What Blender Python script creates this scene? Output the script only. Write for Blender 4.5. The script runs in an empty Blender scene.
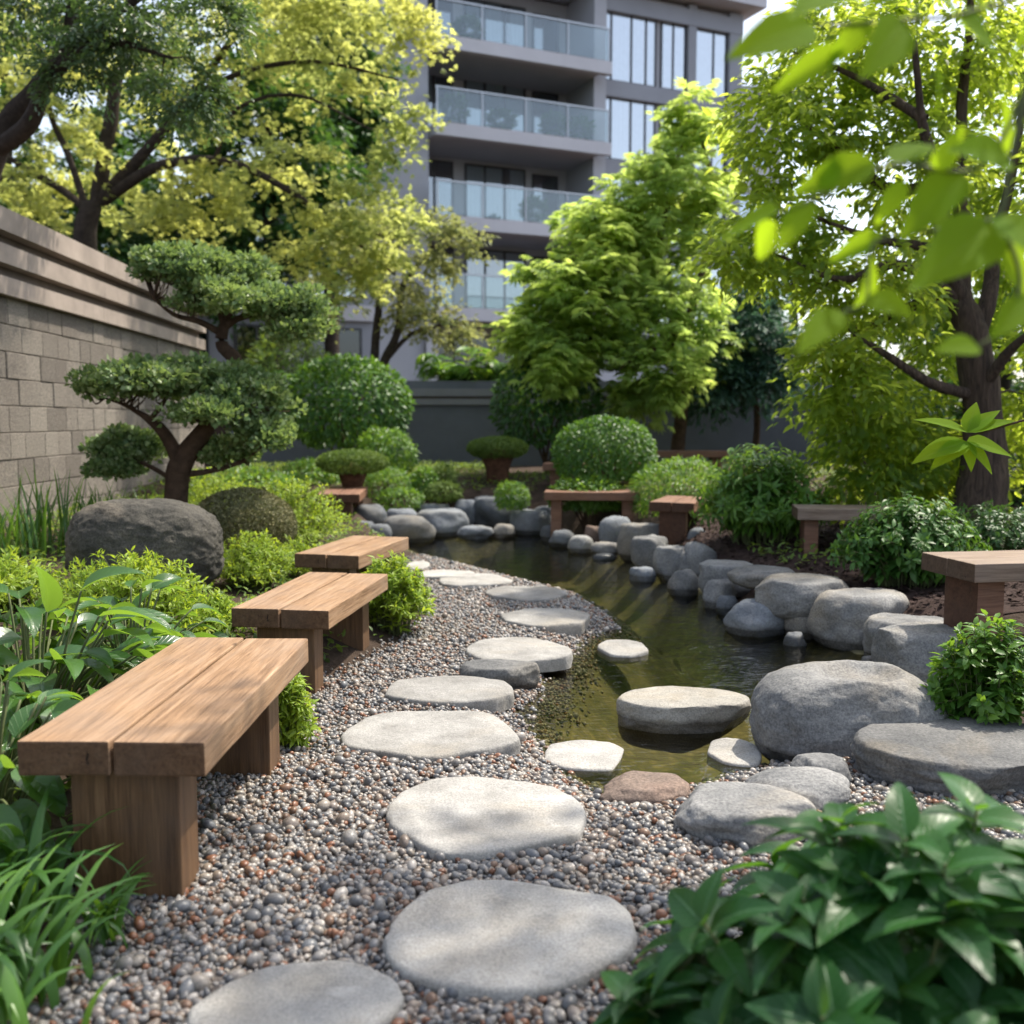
import bpy, bmesh, math, random
import numpy as np
from mathutils import Vector, Matrix

R = math.radians
scene = bpy.context.scene
COL = scene.collection
rng = np.random.default_rng(7)
random.seed(7)

# ------------------------------------------------------------------ camera, world, sun, exposure
CAMZ, FPX, PITCH = 1.25, 1000.0, math.atan(92 / 1000)
cd = bpy.data.cameras.new("camera")
cam = bpy.data.objects.new("camera", cd)
COL.objects.link(cam)
cam.location = (0, 0, CAMZ)
cam.rotation_euler = (R(90) - PITCH, 0, 0)
cd.sensor_width = 36
cd.lens = FPX * 36 / 1024
cd.clip_start, cd.clip_end = 0.05, 3000
cd.dof.use_dof = True
cd.dof.focus_distance = 3.9
cd.dof.aperture_fstop = 2.3
scene.camera = cam

SUN_EL, SUN_AZ = R(59), R(52)          # azimuth from +Y towards +X
world = bpy.data.worlds.new("World")
scene.world = world
world.use_nodes = True
wn = world.node_tree
sky = wn.nodes.new("ShaderNodeTexSky")
sky.sky_type = 'NISHITA'
sky.sun_disc = False
sky.sun_elevation = SUN_EL
sky.sun_rotation = SUN_AZ
sky.air_density, sky.dust_density, sky.ozone_density = 1.0, 2.5, 1.0
hz = wn.nodes.new("ShaderNodeHueSaturation")          # hazy, whitish summer sky
hz.inputs["Saturation"].default_value = 0.62
wn.links.new(sky.outputs[0], hz.inputs["Color"])
wn.links.new(hz.outputs[0], wn.nodes["Background"].inputs[0])
wn.nodes["Background"].inputs[1].default_value = 0.15
sl = bpy.data.lights.new("sun", 'SUN')
sl.energy, sl.angle, sl.color = 3.3, R(1.2), (1.0, 0.92, 0.79)
sun = bpy.data.objects.new("sun", sl)
COL.objects.link(sun)
sdir = Vector((math.sin(SUN_AZ) * math.cos(SUN_EL), math.cos(SUN_AZ) * math.cos(SUN_EL), math.sin(SUN_EL)))
sun.rotation_euler = sdir.to_track_quat('Z', 'Y').to_euler()
scene.view_settings.view_transform = 'Standard'
scene.view_settings.look = 'None'
scene.view_settings.exposure = 1.17
scene.view_settings.gamma = 1
scene.render.engine = 'CYCLES'
scene.cycles.use_denoising = True
scene.cycles.max_bounces = 8
scene.cycles.transparent_max_bounces = 8
scene.cycles.sample_clamp_indirect = 6

# ------------------------------------------------------------------ pixel to world
CP, SP = math.cos(PITCH), math.sin(PITCH)
def ray(px, py):
    x, u = (px - 512) / FPX, (512 - py) / FPX
    return Vector((x, CP + u * SP, -SP + u * CP))
def G(px, py, z=0.0):
    d = ray(px, py)
    return Vector((0, 0, CAMZ)) + d * ((z - CAMZ) / d.z)
def D(px, py, Y):
    d = ray(px, py)
    return Vector((0, 0, CAMZ)) + d * (Y / d.y)

# ------------------------------------------------------------------ noise
def vnoise(P, seed=0.0):
    P = np.asarray(P, float) + seed * 17.13
    i = np.floor(P); f = P - i; f = f * f * (3 - 2 * f)
    def h(dx, dy, dz):
        s = (i[:, 0] + dx) * 127.1 + (i[:, 1] + dy) * 311.7 + (i[:, 2] + dz) * 74.7
        v = np.sin(s) * 43758.5453
        return v - np.floor(v)
    def L(a, b, t): return a + (b - a) * t
    x0 = L(L(h(0,0,0), h(1,0,0), f[:,0]), L(h(0,1,0), h(1,1,0), f[:,0]), f[:,1])
    x1 = L(L(h(0,0,1), h(1,0,1), f[:,0]), L(h(0,1,1), h(1,1,1), f[:,0]), f[:,1])
    return L(x0, x1, f[:,2])
def fbm(P, seed=0.0, o=4):
    P = np.asarray(P, float); a, s, t = 0.5, 0.0, 0.0
    for k in range(o):
        s = s + a * vnoise(P * 2 ** k, seed + k * 3.7); t += a; a *= 0.5
    return s / t
def sstep(a, b, x):
    t = np.clip((x - a) / (b - a), 0, 1)
    return t * t * (3 - 2 * t)
def unit(v):
    n = np.linalg.norm(v, axis=-1, keepdims=True)
    return v / np.maximum(n, 1e-9)
def rdir(n):
    return unit(rng.normal(size=(n, 3)))

# ------------------------------------------------------------------ mesh collecting
class MB:
    """collects points and faces, then links them as ONE mesh object"""
    def __init__(s): s.v, s.f3, s.f4, s.n, s.lf = [], [], [], 0, []
    def add(s, V, T=None, Q=None, lf=None):
        V = np.asarray(V, float).reshape(-1, 3)
        if T is not None and len(T): s.f3.append(np.asarray(T, np.int64).reshape(-1, 3) + s.n)
        if Q is not None and len(Q): s.f4.append(np.asarray(Q, np.int64).reshape(-1, 4) + s.n)
        s.lf.append(np.zeros((len(V), 3)) if lf is None else lf)
        s.v.append(V); s.n += len(V); return s
    def mesh(s, name, mat, smooth=True, lf=False, origin=None):
        V = np.concatenate(s.v) if s.v else np.zeros((0, 3))
        if origin is not None: V = V - np.asarray(origin)
        T = np.concatenate(s.f3) if s.f3 else np.zeros((0, 3), np.int64)
        Q = np.concatenate(s.f4) if s.f4 else np.zeros((0, 4), np.int64)
        me = bpy.data.meshes.new(name)
        me.vertices.add(len(V)); me.vertices.foreach_set("co", V.astype(np.float32).ravel())
        nl = T.size + Q.size
        me.loops.add(nl)
        me.loops.foreach_set("vertex_index", np.concatenate([T.ravel(), Q.ravel()]).astype(np.int32))
        me.polygons.add(len(T) + len(Q))
        st = np.concatenate([np.arange(len(T)) * 3, T.size + np.arange(len(Q)) * 4])
        me.polygons.foreach_set("loop_start", st.astype(np.int32))
        me.update(calc_edges=True)
        me.polygons.foreach_set("use_smooth", np.full(len(T) + len(Q), bool(smooth)))
        if lf:
            a = me.attributes.new("lf", 'FLOAT_VECTOR', 'POINT')
            a.data.foreach_set("vector", np.concatenate(s.lf).astype(np.float32).ravel())
        me.materials.append(mat)
        me.update()
        return me
    def build(s, name, mat, parent=None, smooth=True, lf=False, origin=None):
        if parent is not None: origin = parent.location if origin is None else origin
        o = bpy.data.objects.new(name, s.mesh(name, mat, smooth, lf, origin))
        COL.objects.link(o)
        if parent is not None: o.parent = parent
        elif origin is not None: o.location = origin
        return o

def tag(o, label=None, cat=None, group=None, kind=None):
    if label: o["label"] = label
    if cat: o["category"] = cat
    if group: o["group"] = group
    if kind: o["kind"] = kind
    return o
def thing(name, label, cat, loc=(0, 0, 0), group=None):
    o = bpy.data.objects.new(name, None); COL.objects.link(o)
    o.location = loc; o.empty_display_size = 0.1
    return tag(o, label, cat, group)
def copy_tree(o, parent=None):
    c = o.copy(); COL.objects.link(c)
    if parent: c.parent = parent
    for ch in list(o.children): copy_tree(ch, c)
    return c

def box(mb, lo, hi):
    x0, y0, z0 = lo; x1, y1, z1 = hi
    V = [(x0,y0,z0),(x1,y0,z0),(x1,y1,z0),(x0,y1,z0),(x0,y0,z1),(x1,y0,z1),(x1,y1,z1),(x0,y1,z1)]
    mb.add(V, Q=[(0,3,2,1),(4,5,6,7),(0,1,5,4),(1,2,6,5),(2,3,7,6),(3,0,4,7)])
def bevel_box(name, lo, hi, bev, mat, parent=None, segs=2, wob=0.0, seed=1):
    bm = bmesh.new()
    bmesh.ops.create_cube(bm, size=1)
    for v in bm.verts:
        v.co = Vector([lo[i] + (v.co[i] + .5) * (hi[i] - lo[i]) for i in range(3)])
    if wob:
        ax = max(range(3), key=lambda i: hi[i] - lo[i])
        es = [e for e in bm.edges if abs((e.verts[0].co - e.verts[1].co)[ax]) > 1e-4 * 0 + (hi[ax]-lo[ax]) * .9]
        bmesh.ops.subdivide_edges(bm, edges=es, cuts=14, use_grid_fill=True)
    sharp = [e for e in bm.edges if len(e.link_faces) == 2 and e.calc_face_angle() > .5]
    bmesh.ops.bevel(bm, geom=sharp, offset=bev, segments=segs, profile=.6, affect='EDGES')
    if wob:
        P = np.array([v.co for v in bm.verts])
        n = np.stack([fbm(P * 9, seed + k * 5, 3) - .5 for k in range(3)], 1) * wob
        for v, d in zip(bm.verts, n): v.co += Vector(d)
    me = bpy.data.meshes.new(name); bm.to_mesh(me); bm.free()
    for p in me.polygons: p.use_smooth = False
    me.materials.append(mat)
    o = bpy.data.objects.new(name, me); COL.objects.link(o)
    if parent: o.parent = parent
    return o

def catmull(P, n=6):
    P = [np.asarray(p, float) for p in P]
    if len(P) < 3:
        return np.array([P[0] + (P[-1] - P[0]) * t for t in np.linspace(0, 1, n + 1)])
    Q = [2 * P[0] - P[1]] + P + [2 * P[-1] - P[-2]]
    out = []
    for i in range(1, len(Q) - 2):
        for t in np.linspace(0, 1, n, endpoint=False):
            a, b, c, d = Q[i-1], Q[i], Q[i+1], Q[i+2]
            out.append(.5 * (2*b + (c-a)*t + (2*a-5*b+4*c-d)*t*t + (3*b-a-3*c+d)*t**3))
    out.append(P[-1])
    return np.array(out)
def tube(mb, P, rad, sides=8, rough=0.0, cap=True):
    P = np.asarray(P, float); n = len(P)
    rad = np.interp(np.linspace(0, 1, n), np.linspace(0, 1, len(rad)), rad)
    T = unit(np.gradient(P, axis=0))
    ref = np.array([0.13, 0.97, 0.21]) if abs(T[0][2]) > .8 else np.array([0., 0, 1])
    N = unit(np.cross(T, ref)); B = np.cross(T, N)
    a = np.linspace(0, 2 * math.pi, sides, endpoint=False)
    V = P[:, None] + rad[:, None, None] * (np.cos(a)[None, :, None] * N[:, None] + np.sin(a)[None, :, None] * B[:, None])
    V = V.reshape(-1, 3)
    if rough:
        c = np.repeat(P, sides, 0)
        V = c + (V - c) * (1 + rough * (2 * fbm(V * 6, 3, 3)[:, None] - 1))
    i = np.arange(n - 1)[:, None] * sides; j = np.arange(sides)[None]; k = (np.arange(sides) + 1)[None] % sides
    Q = np.stack([i + j, i + k, i + sides + k, i + sides + j], -1).reshape(-1, 4)
    Tt = []
    if cap:
        V = np.vstack([V, P[-1] + T[-1] * rad[-1] * .5]); e = len(V) - 1; b = (n - 1) * sides
        Tt = [(b + q, b + (q + 1) % sides, e) for q in range(sides)]
    mb.add(V, Tt, Q)

# ------------------------------------------------------------------ leaf shapes
def tmpl_diamond(w=.25, c=.08):
    V = np.array([(0,0,0),(w,.42,c),(0,1,-.05),(-w,.42,c)]); F = np.array([(0,1,2),(0,2,3)])
    return V, F
def tmpl_leaf(w=.22, fold=.06, droop=.18):
    V = np.array([(0,0,0),(0,.33,0),(0,.7,-droop*.4),(0,1,-droop),(-w*.9,.27,fold),(w*.9,.27,fold),(-w*.8,.64,fold-droop*.35),(w*.8,.64,fold-droop*.35)])
    F = np.array([(0,5,1),(0,1,4),(1,5,7),(1,7,2),(1,2,6),(1,6,4),(2,7,3),(2,3,6)])
    return V, F
def tmpl_big(w=.24, fold=.10, droop=.35, nl=9, nw=4, wave=.0, point=1.0):
    V, L = [], []
    for i in range(nl + 1):
        t = i / nl
        prof = (math.sin(math.pi * t ** .8)) ** .75 * (1 - .35 * t * point) if 0 < t < 1 else 0.015 * (t < .5)
        for j in range(-nw, nw + 1):
            u = j / nw
            x = u * w * prof
            z = fold * abs(u) ** 1.2 * prof - droop * t * t + wave * math.sin(t * 17 + u) * abs(u) * .5 * prof
            V.append((x, t - droop * .35 * t ** 3, z)); L.append((u, t, 0))
    m = 2 * nw + 1; F = []
    for i in range(nl):
        for j in range(m - 1):
            a = i * m + j
            F += [(a, a + 1, a + m + 1), (a, a + m + 1, a + m)]
    return np.array(V), np.array(F), np.array(L)
def place(mb, T, P, DIR, NRM, S, lf=None):
    V, F = T[0], T[1]
    P, DIR, NRM = np.asarray(P), unit(np.asarray(DIR)), np.asarray(NRM)
    S = np.broadcast_to(np.asarray(S, float), (len(P),))
    X = unit(np.cross(DIR, NRM)); Z = np.cross(X, DIR)
    W = (V[None, :, 0, None] * X[:, None] + V[None, :, 1, None] * DIR[:, None] + V[None, :, 2, None] * Z[:, None]) * S[:, None, None] + P[:, None]
    n, m = len(P), len(V)
    F2 = (F[None] + (np.arange(n) * m)[:, None, None]).reshape(-1, 3)
    l = None
    if len(T) > 2: l = np.tile(T[2], (n, 1))
    mb.add(W.reshape(-1, 3), F2, lf=l)
def tmpl_fan(n=5, w=.13, spread=75, droop=.12):
    V, F = [], []
    for k in range(n):
        a = R(-spread + 2 * spread * k / (n - 1)); l = .62 + .38 * math.cos(a)
        c, s_ = math.cos(a), math.sin(a); b = len(V)
        for (x, y, z) in ((0, .02, 0), (w, .5, .03), (0, 1, -droop), (-w, .5, .03)):
            V.append(((x * c + y * s_) * l, (y * c - x * s_) * l, z * l - .05 * abs(s_)))
        F += [(b, b + 1, b + 2), (b, b + 2, b + 3)]
    return np.array(V), np.array(F)
FAN5, FAN7 = tmpl_fan(5, .16), tmpl_fan(7, .12, 85, .25)
DIA, DIAW, LEAF, LEAFW, LEAFN = tmpl_diamond(), tmpl_diamond(.34), tmpl_leaf(), tmpl_leaf(.3, .07, .2), tmpl_leaf(.14, .04, .22)

# ------------------------------------------------------------------ materials
def new_mat(name):
    m = bpy.data.materials.new(name); m.use_nodes = True
    nt = m.node_tree; b = nt.nodes["Principled BSDF"]
    return m, nt, b
def nd(nt, t, **kw):
    n = nt.nodes.new(t)
    for k, v in kw.items():
        if k in n.inputs: n.inputs[k].default_value = v
        else: setattr(n, k, v)
    return n
def ramp(nt, src, stops, interp='LINEAR'):
    r = nt.nodes.new("ShaderNodeValToRGB"); e = r.color_ramp.elements; r.color_ramp.interpolation = interp
    while len(e) < len(stops): e.new(0.5)
    for k, (p, c) in enumerate(stops):
        e[k].position = p; e[k].color = (*c, 1) if len(c) == 3 else c
    nt.links.new(src, r.inputs[0]); return r.outputs[0]
def mixc(nt, fac, a, b, mode='MIX'):
    m = nt.nodes.new("ShaderNodeMix"); m.data_type = 'RGBA'; m.blend_type = mode
    for s, v in ((m.inputs[0], fac), (m.inputs[6], a), (m.inputs[7], b)):
        if hasattr(v, 'links'): nt.links.new(v, s)
        elif isinstance(v, (int, float)): s.default_value = v
        else: s.default_value = (*v, 1)
    return m.outputs[2]
def bump(nt, b, h, strength=.4, dist=.01, prev=None):
    n = nd(nt, "ShaderNodeBump"); n.inputs["Strength"].default_value = strength; n.inputs["Distance"].default_value = dist
    nt.links.new(h, n.inputs["Height"])
    if prev is not None: nt.links.new(prev, n.inputs["Normal"])
    if b is not None: nt.links.new(n.outputs[0], b.inputs["Normal"])
    return n.outputs[0]
def coords(nt, scale=(1, 1, 1), kind="Object"):
    tc = nt.nodes.new("ShaderNodeTexCoord"); mp = nt.nodes.new("ShaderNodeMapping")
    mp.inputs["Scale"].default_value = scale
    nt.links.new(tc.outputs[kind], mp.inputs[0]); return mp.outputs[0]
def noise(nt, vec, scale, detail=6, rough=.55, dist=0):
    n = nd(nt, "ShaderNodeTexNoise"); n.inputs["Scale"].default_value = scale; n.inputs["Detail"].default_value = detail
    n.inputs["Roughness"].default_value = rough; n.inputs["Distortion"].default_value = dist
    if vec is not None: nt.links.new(vec, n.inputs["Vector"])
    return n.outputs["Fac"]

def mat_leaf(name, cols, tcol, trans=.4, rough=.45, spec=.35, patch=1.1, rib=None, under=None):
    m, nt, b = new_mat(name)
    geo = nt.nodes.new("ShaderNodeNewGeometry")
    n = len(cols)
    c = ramp(nt, geo.outputs["Random Per Island"], [(k / max(1, n - 1), cols[k]) for k in range(n)])
    nz = noise(nt, coords(nt), patch, 2)
    var = ramp(nt, nz, [(.3, (.72, .8, .8)), (.7, (1.2, 1.14, 1.0))])
    c = mixc(nt, 1.0, c, var, 'MULTIPLY')
    tc = mixc(nt, 1.0, tcol, var, 'MULTIPLY')
    if rib:
        at = nd(nt, "ShaderNodeAttribute", attribute_name="lf")
        sx = nd(nt, "ShaderNodeSeparateXYZ"); nt.links.new(at.outputs["Vector"], sx.inputs[0])
        ab = nd(nt, "ShaderNodeMath", operation='ABSOLUTE'); nt.links.new(sx.outputs[0], ab.inputs[0])
        f = ramp(nt, ab.outputs[0], [(0.02, (1, 1, 1)), (.09, (0, 0, 0))])
        # side veins: bands running outwards and forwards from the midrib
        v1 = nd(nt, "ShaderNodeMath", operation='MULTIPLY_ADD'); nt.links.new(ab.outputs[0], v1.inputs[0]); v1.inputs[1].default_value = -.22; nt.links.new(sx.outputs[1], v1.inputs[2])
        v2 = nd(nt, "ShaderNodeMath", operation='MULTIPLY'); nt.links.new(v1.outputs[0], v2.inputs[0]); v2.inputs[1].default_value = 9.0
        v3 = nd(nt, "ShaderNodeMath", operation='FRACT'); nt.links.new(v2.outputs[0], v3.inputs[0])
        vv = ramp(nt, v3.outputs[0], [(0.0, (.45,.45,.45)), (.12, (0, 0, 0)), (.9, (0, 0, 0)), (1, (.45,.45,.45))])
        f = mixc(nt, 1.0, f, vv, 'LIGHTEN')
        c = mixc(nt, f, c, rib)
        bump(nt, b, f, .5, .002)
    nt.links.new(c, b.inputs["Base Color"])
    b.inputs["Roughness"].default_value = rough
    b.inputs["Specular IOR Level"].default_value = spec
    tr = nt.nodes.new("ShaderNodeBsdfTranslucent"); nt.links.new(tc, tr.inputs[0])
    mx = nt.nodes.new("ShaderNodeMixShader"); mx.inputs[0].default_value = trans
    nt.links.new(b.outputs[0], mx.inputs[1]); nt.links.new(tr.outputs[0], mx.inputs[2])
    nt.links.new(mx.outputs[0], nt.nodes["Material Output"].inputs[0])
    return m

def mat_rock(name, lo, hi, speck=.5, warm=(.28, .24, .19), scale=1.0, rough=.8, wet=True, bumpy=1.0):
    m, nt, b = new_mat(name)
    oi = nt.nodes.new("ShaderNodeObjectInfo")
    tc = nt.nodes.new("ShaderNodeTexCoord")
    va = nd(nt, "ShaderNodeVectorMath", operation='ADD')
    nt.links.new(tc.outputs["Object"], va.inputs[0])
    cx = nd(nt, "ShaderNodeCombineXYZ"); ml = nd(nt, "ShaderNodeMath", operation='MULTIPLY'); ml.inputs[1].default_value = 37
    nt.links.new(oi.outputs["Random"], ml.inputs[0]); nt.links.new(ml.outputs[0], cx.inputs[0]); nt.links.new(ml.outputs[0], cx.inputs[2])
    nt.links.new(cx.outputs[0], va.inputs[1]); vec = va.outputs[0]
    n1 = noise(nt, vec, 3.2 * scale, 8, .62)
    c = ramp(nt, n1, [(.3, lo), (.68, hi)])
    n3 = noise(nt, vec, 1.6 * scale, 4, .6, .6)
    c = mixc(nt, ramp(nt, n3, [(.5, (0, 0, 0)), (.72, (.75, .75, .75))]), c, warm)
    n2 = noise(nt, vec, 95 * scale, 3, .7)
    sp = ramp(nt, n2, [(.36, (.55, .55, .56)), (.5, (1, 1, 1)), (.64, (1.45, 1.44, 1.4))])
    c = mixc(nt, speck, c, mixc(nt, 1.0, c, sp, 'MULTIPLY'))
    # pale lichen blotches and dark mineral pits
    n5 = noise(nt, vec, 7 * scale, 6, .7, .4)
    c = mixc(nt, ramp(nt, n5, [(.6, (0, 0, 0)), (.7, (.4, .4, .4))]), c, tuple(min(1, x * 1.25 + .03) for x in hi))
    c = mixc(nt, ramp(nt, n5, [(.28, (.5, .5, .5)), (.38, (0, 0, 0))]), c, tuple(x * .55 for x in lo))
    hv = nt.nodes.new("ShaderNodeMapRange"); hv.inputs[3].default_value = .72; hv.inputs[4].default_value = 1.22
    nt.links.new(oi.outputs["Random"], hv.inputs[0])
    hs = nt.nodes.new("ShaderNodeHueSaturation"); nt.links.new(hv.outputs[0], hs.inputs["Value"]); nt.links.new(c, hs.inputs["Color"]); c = hs.outputs[0]
    if wet:
        g = nt.nodes.new("ShaderNodeNewGeometry"); sx = nd(nt, "ShaderNodeSeparateXYZ")
        nt.links.new(g.outputs["Position"], sx.inputs[0])
        ad = nd(nt, "ShaderNodeMath", operation='MULTIPLY_ADD'); ad.inputs[1].default_value = .05
        nt.links.new(n1, ad.inputs[0]); nt.links.new(sx.outputs[2], ad.inputs[2])
        mr = nd(nt, "ShaderNodeMapRange"); mr.inputs[1].default_value = .008; mr.inputs[2].default_value = .03
        mr.inputs[3].default_value = 1; mr.inputs[4].default_value = 0
        nt.links.new(ad.outputs[0], mr.inputs[0])
        c = mixc(nt, mr.outputs[0], c, mixc(nt, 1.0, c, (.35, .34, .33), 'MULTIPLY'))
        rr = nd(nt, "ShaderNodeMapRange"); rr.inputs[3].default_value = rough; rr.inputs[4].default_value = .22
        nt.links.new(mr.outputs[0], rr.inputs[0]); nt.links.new(rr.outputs[0], b.inputs["Roughness"])
    else: b.inputs["Roughness"].default_value = rough
    nt.links.new(c, b.inputs["Base Color"])
    b.inputs["Specular IOR Level"].default_value = .35
    nb = bump(nt, None, noise(nt, vec, 14 * scale, 8, .7), .6 * bumpy, .02)
    bump(nt, b, n2, .35 * bumpy, .004, nb)
    return m

def mat_simple(name, col, rough=.7, var=.15, scale=6, bumps=.15, metal=0, spec=.4, bd=.01):
    m, nt, b = new_mat(name)
    n = noise(nt, coords(nt), scale, 6, .6)
    c = ramp(nt, n, [(.25, tuple(x * (1 - var) for x in col)), (.75, tuple(min(1, x * (1 + var)) for x in col))])
    nt.links.new(c, b.inputs["Base Color"])
    b.inputs["Roughness"].default_value = rough; b.inputs["Metallic"].default_value = metal
    b.inputs["Specular IOR Level"].default_value = spec
    if bumps: bump(nt, b, noise(nt, coords(nt), scale * 6, 6, .65), bumps, bd)
    return m

def mat_wood(name, c0, c1, c2, upright=False):
    m, nt, b = new_mat(name)
    oi = nt.nodes.new("ShaderNodeObjectInfo")
    tc = nt.nodes.new("ShaderNodeTexCoord"); mp = nt.nodes.new("ShaderNodeMapping"); mp.inputs["Scale"].default_value = (26, 26, 1.3) if upright else (26, 1.3, 26)
    nt.links.new(tc.outputs["Object"], mp.inputs[0])
    cx = nd(nt, "ShaderNodeCombineXYZ"); ml = nd(nt, "ShaderNodeMath", operation='MULTIPLY'); ml.inputs[1].default_value = 53
    nt.links.new(oi.outputs["Random"], ml.inputs[0]); nt.links.new(ml.outputs[0], cx.inputs[0]); nt.links.new(ml.outputs[0], cx.inputs[1])
    nt.links.new(cx.outputs[0], mp.inputs["Location"]); vec = mp.outputs[0]
    g1 = noise(nt, vec, 1.0, 8, .6, .9)
    g2 = noise(nt, vec, 3.6, 6, .7, .4)
    c = ramp(nt, g1, [(.28, c0), (.5, c1), (.72, c2)])
    c = mixc(nt, .5, c, ramp(nt, g2, [(.35, tuple(x * .6 for x in c0)), (.55, c1), (.8, c2)]))
    blot = noise(nt, coords(nt, (2.5, 1.6, 2.5)), 1.6, 4, .6)
    c = mixc(nt, ramp(nt, blot, [(.45, (0, 0, 0)), (.75, (.5, .5, .5))]), c, tuple(.5 * (a + sum(c1) / 3) for a in c1))
    # knots
    vo = nd(nt, "ShaderNodeTexVoronoi"); vo.inputs["Scale"].default_value = 2.6
    nt.links.new(coords(nt, (2.2, 1, 2.2)), vo.inputs["Vector"])
    k = ramp(nt, vo.outputs["Distance"], [(0.03, (.85, .85, .85)), (.085, (0, 0, 0))])
    c = mixc(nt, k, c, tuple(x * .3 for x in c0))
    # grey weathered cracks along the grain
    cr = ramp(nt, noise(nt, coords(nt, (40, 40, .9) if upright else (40, .9, 40)), 1.0, 3, .5, .3), [(.27, (1, 1, 1)), (.32, (0, 0, 0))])
    c = mixc(nt, cr, c, tuple(x * .35 for x in c0))
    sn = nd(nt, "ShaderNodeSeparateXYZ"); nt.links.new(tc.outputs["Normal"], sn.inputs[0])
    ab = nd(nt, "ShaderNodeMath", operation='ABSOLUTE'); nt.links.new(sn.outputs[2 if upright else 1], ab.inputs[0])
    eg_shade = ramp(nt, ab.outputs[0], [(.8, (0, 0, 0)), (.95, (1, 1, 1))])          # sawn end grain, darkened further as painted shade on bench ends
    c = mixc(nt, eg_shade, c, mixc(nt, 1.0, c, (.40, .34, .30), 'MULTIPLY'))
    nt.links.new(c, b.inputs["Base Color"])
    b.inputs["Roughness"].default_value = .62; b.inputs["Specular IOR Level"].default_value = .3
    nb = bump(nt, None, g2, .35, .004)
    nb = bump(nt, None, g1, .3, .006, nb)
    inv = nd(nt, "ShaderNodeInvert"); nt.links.new(cr, inv.inputs["Color"])
    bump(nt, b, inv.outputs[0], .5, .004, nb)
    return m

M = {}
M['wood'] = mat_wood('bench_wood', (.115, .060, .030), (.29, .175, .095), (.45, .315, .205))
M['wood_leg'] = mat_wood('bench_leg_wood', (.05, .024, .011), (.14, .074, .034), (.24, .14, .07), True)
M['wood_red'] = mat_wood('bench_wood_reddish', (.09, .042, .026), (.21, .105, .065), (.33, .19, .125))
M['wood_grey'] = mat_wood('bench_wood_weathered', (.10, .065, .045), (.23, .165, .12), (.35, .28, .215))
M['rock'] = mat_rock('grey_granite', (.085, .088, .092), (.235, .232, .225), .7, (.22, .185, .135))
M['rock_blue'] = mat_rock('blue_grey_stone', (.07, .08, .095), (.19, .205, .225), .5, (.16, .155, .14))
M['rock_brown'] = mat_rock('red_brown_stone', (.08, .06, .05), (.21, .155, .125), .8, (.24, .15, .11))
M['rock_dark'] = mat_rock('dark_rough_boulder', (.035, .034, .03), (.115, .105, .085), .9, (.24, .20, .15), 1.2, .9, False, 1.8)
M['slab'] = mat_rock('pale_stepping_stone', (.20, .193, .18), (.37, .36, .34), .5, (.30, .27, .225), 1.6, .85, False, 1.0)
M['slab_wet'] = mat_rock('pale_pond_stone', (.19, .18, .16), (.36, .34, .30), .55, (.26, .215, .15), 1.4, .7, True, 1.0)
M['soil'] = mat_simple('soil', (.055, .038, .028), .95, .45, 5, .9, 0, .2, .03)
M['mulch'] = mat_simple('bark_mulch', (.042, .026, .022), .95, .5, 20, .6, 0, .2, .01)
M['gravel_base'] = mat_simple('gravel_base', (.12, .105, .095), .9, .4, 40, .8, 0, .3, .01)
M['bark'] = mat_simple('dark_bark', (.055, .042, .034), .95, .45, 14, 1.0, 0, .2, .03)
M['bark_brown'] = mat_simple('brown_bark', (.095, .060, .040), .95, .45, 14, 1.0, 0, .2, .03)
M['bark_ridged'] = None
M['bark_red'] = mat_simple('red_brown_bark', (.10, .048, .03), .9, .5, 16, .8, 0, .2, .02)
M['stem'] = mat_simple('green_stem', (.09, .11, .04), .7, .3, 10, .1)
M['wall_dark'] = mat_simple('slate_render', (.105, .115, .135), .85, .12, 3, .15)
M['coping_dark'] = mat_simple('slate_coping', (.17, .175, .19), .75, .12, 3, .15)
M['coping'] = mat_simple('concrete_coping', (.29, .24, .205), .85, .25, 3, .35)
M['recess'] = mat_simple('coping_core', (.13, .105, .09), .9, .2, 5, .2)
M['render_grey'] = mat_simple('grey_render', (.42, .425, .46), .85, .07, 1.2, .1)
M['render_dark'] = mat_simple('dark_grey_render', (.30, .31, .345), .85, .07, 1.2, .1)
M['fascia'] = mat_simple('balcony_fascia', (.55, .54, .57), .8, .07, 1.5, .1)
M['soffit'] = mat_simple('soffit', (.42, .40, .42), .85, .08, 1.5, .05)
M['frame_dark'] = mat_simple('window_frame_metal', (.05, .052, .06), .45, .1, 4, 0)
M['rail'] = mat_simple('rail_metal', (.45, .47, .5), .35, .05, 4, 0, .6)
M['curtain'] = mat_simple('pale_curtain', (.75, .78, .8), .9, .12, 9, .3)
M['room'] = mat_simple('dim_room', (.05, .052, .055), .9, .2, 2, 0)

def mat_bark_ridged():
    m, nt, b = new_mat('ridged_bark')
    v = coords(nt, (30, 30, 3.6))
    n = noise(nt, v, 1.0, 7, .65, .8)
    c = ramp(nt, n, [(.32, (.02, .013, .009)), (.52, (.07, .046, .032)), (.75, (.14, .098, .07))])
    nt.links.new(c, b.inputs["Base Color"]); b.inputs["Roughness"].default_value = .95
    bump(nt, b, n, 1.0, .05)
    return m
M['bark_ridged'] = mat_bark_ridged()

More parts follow.
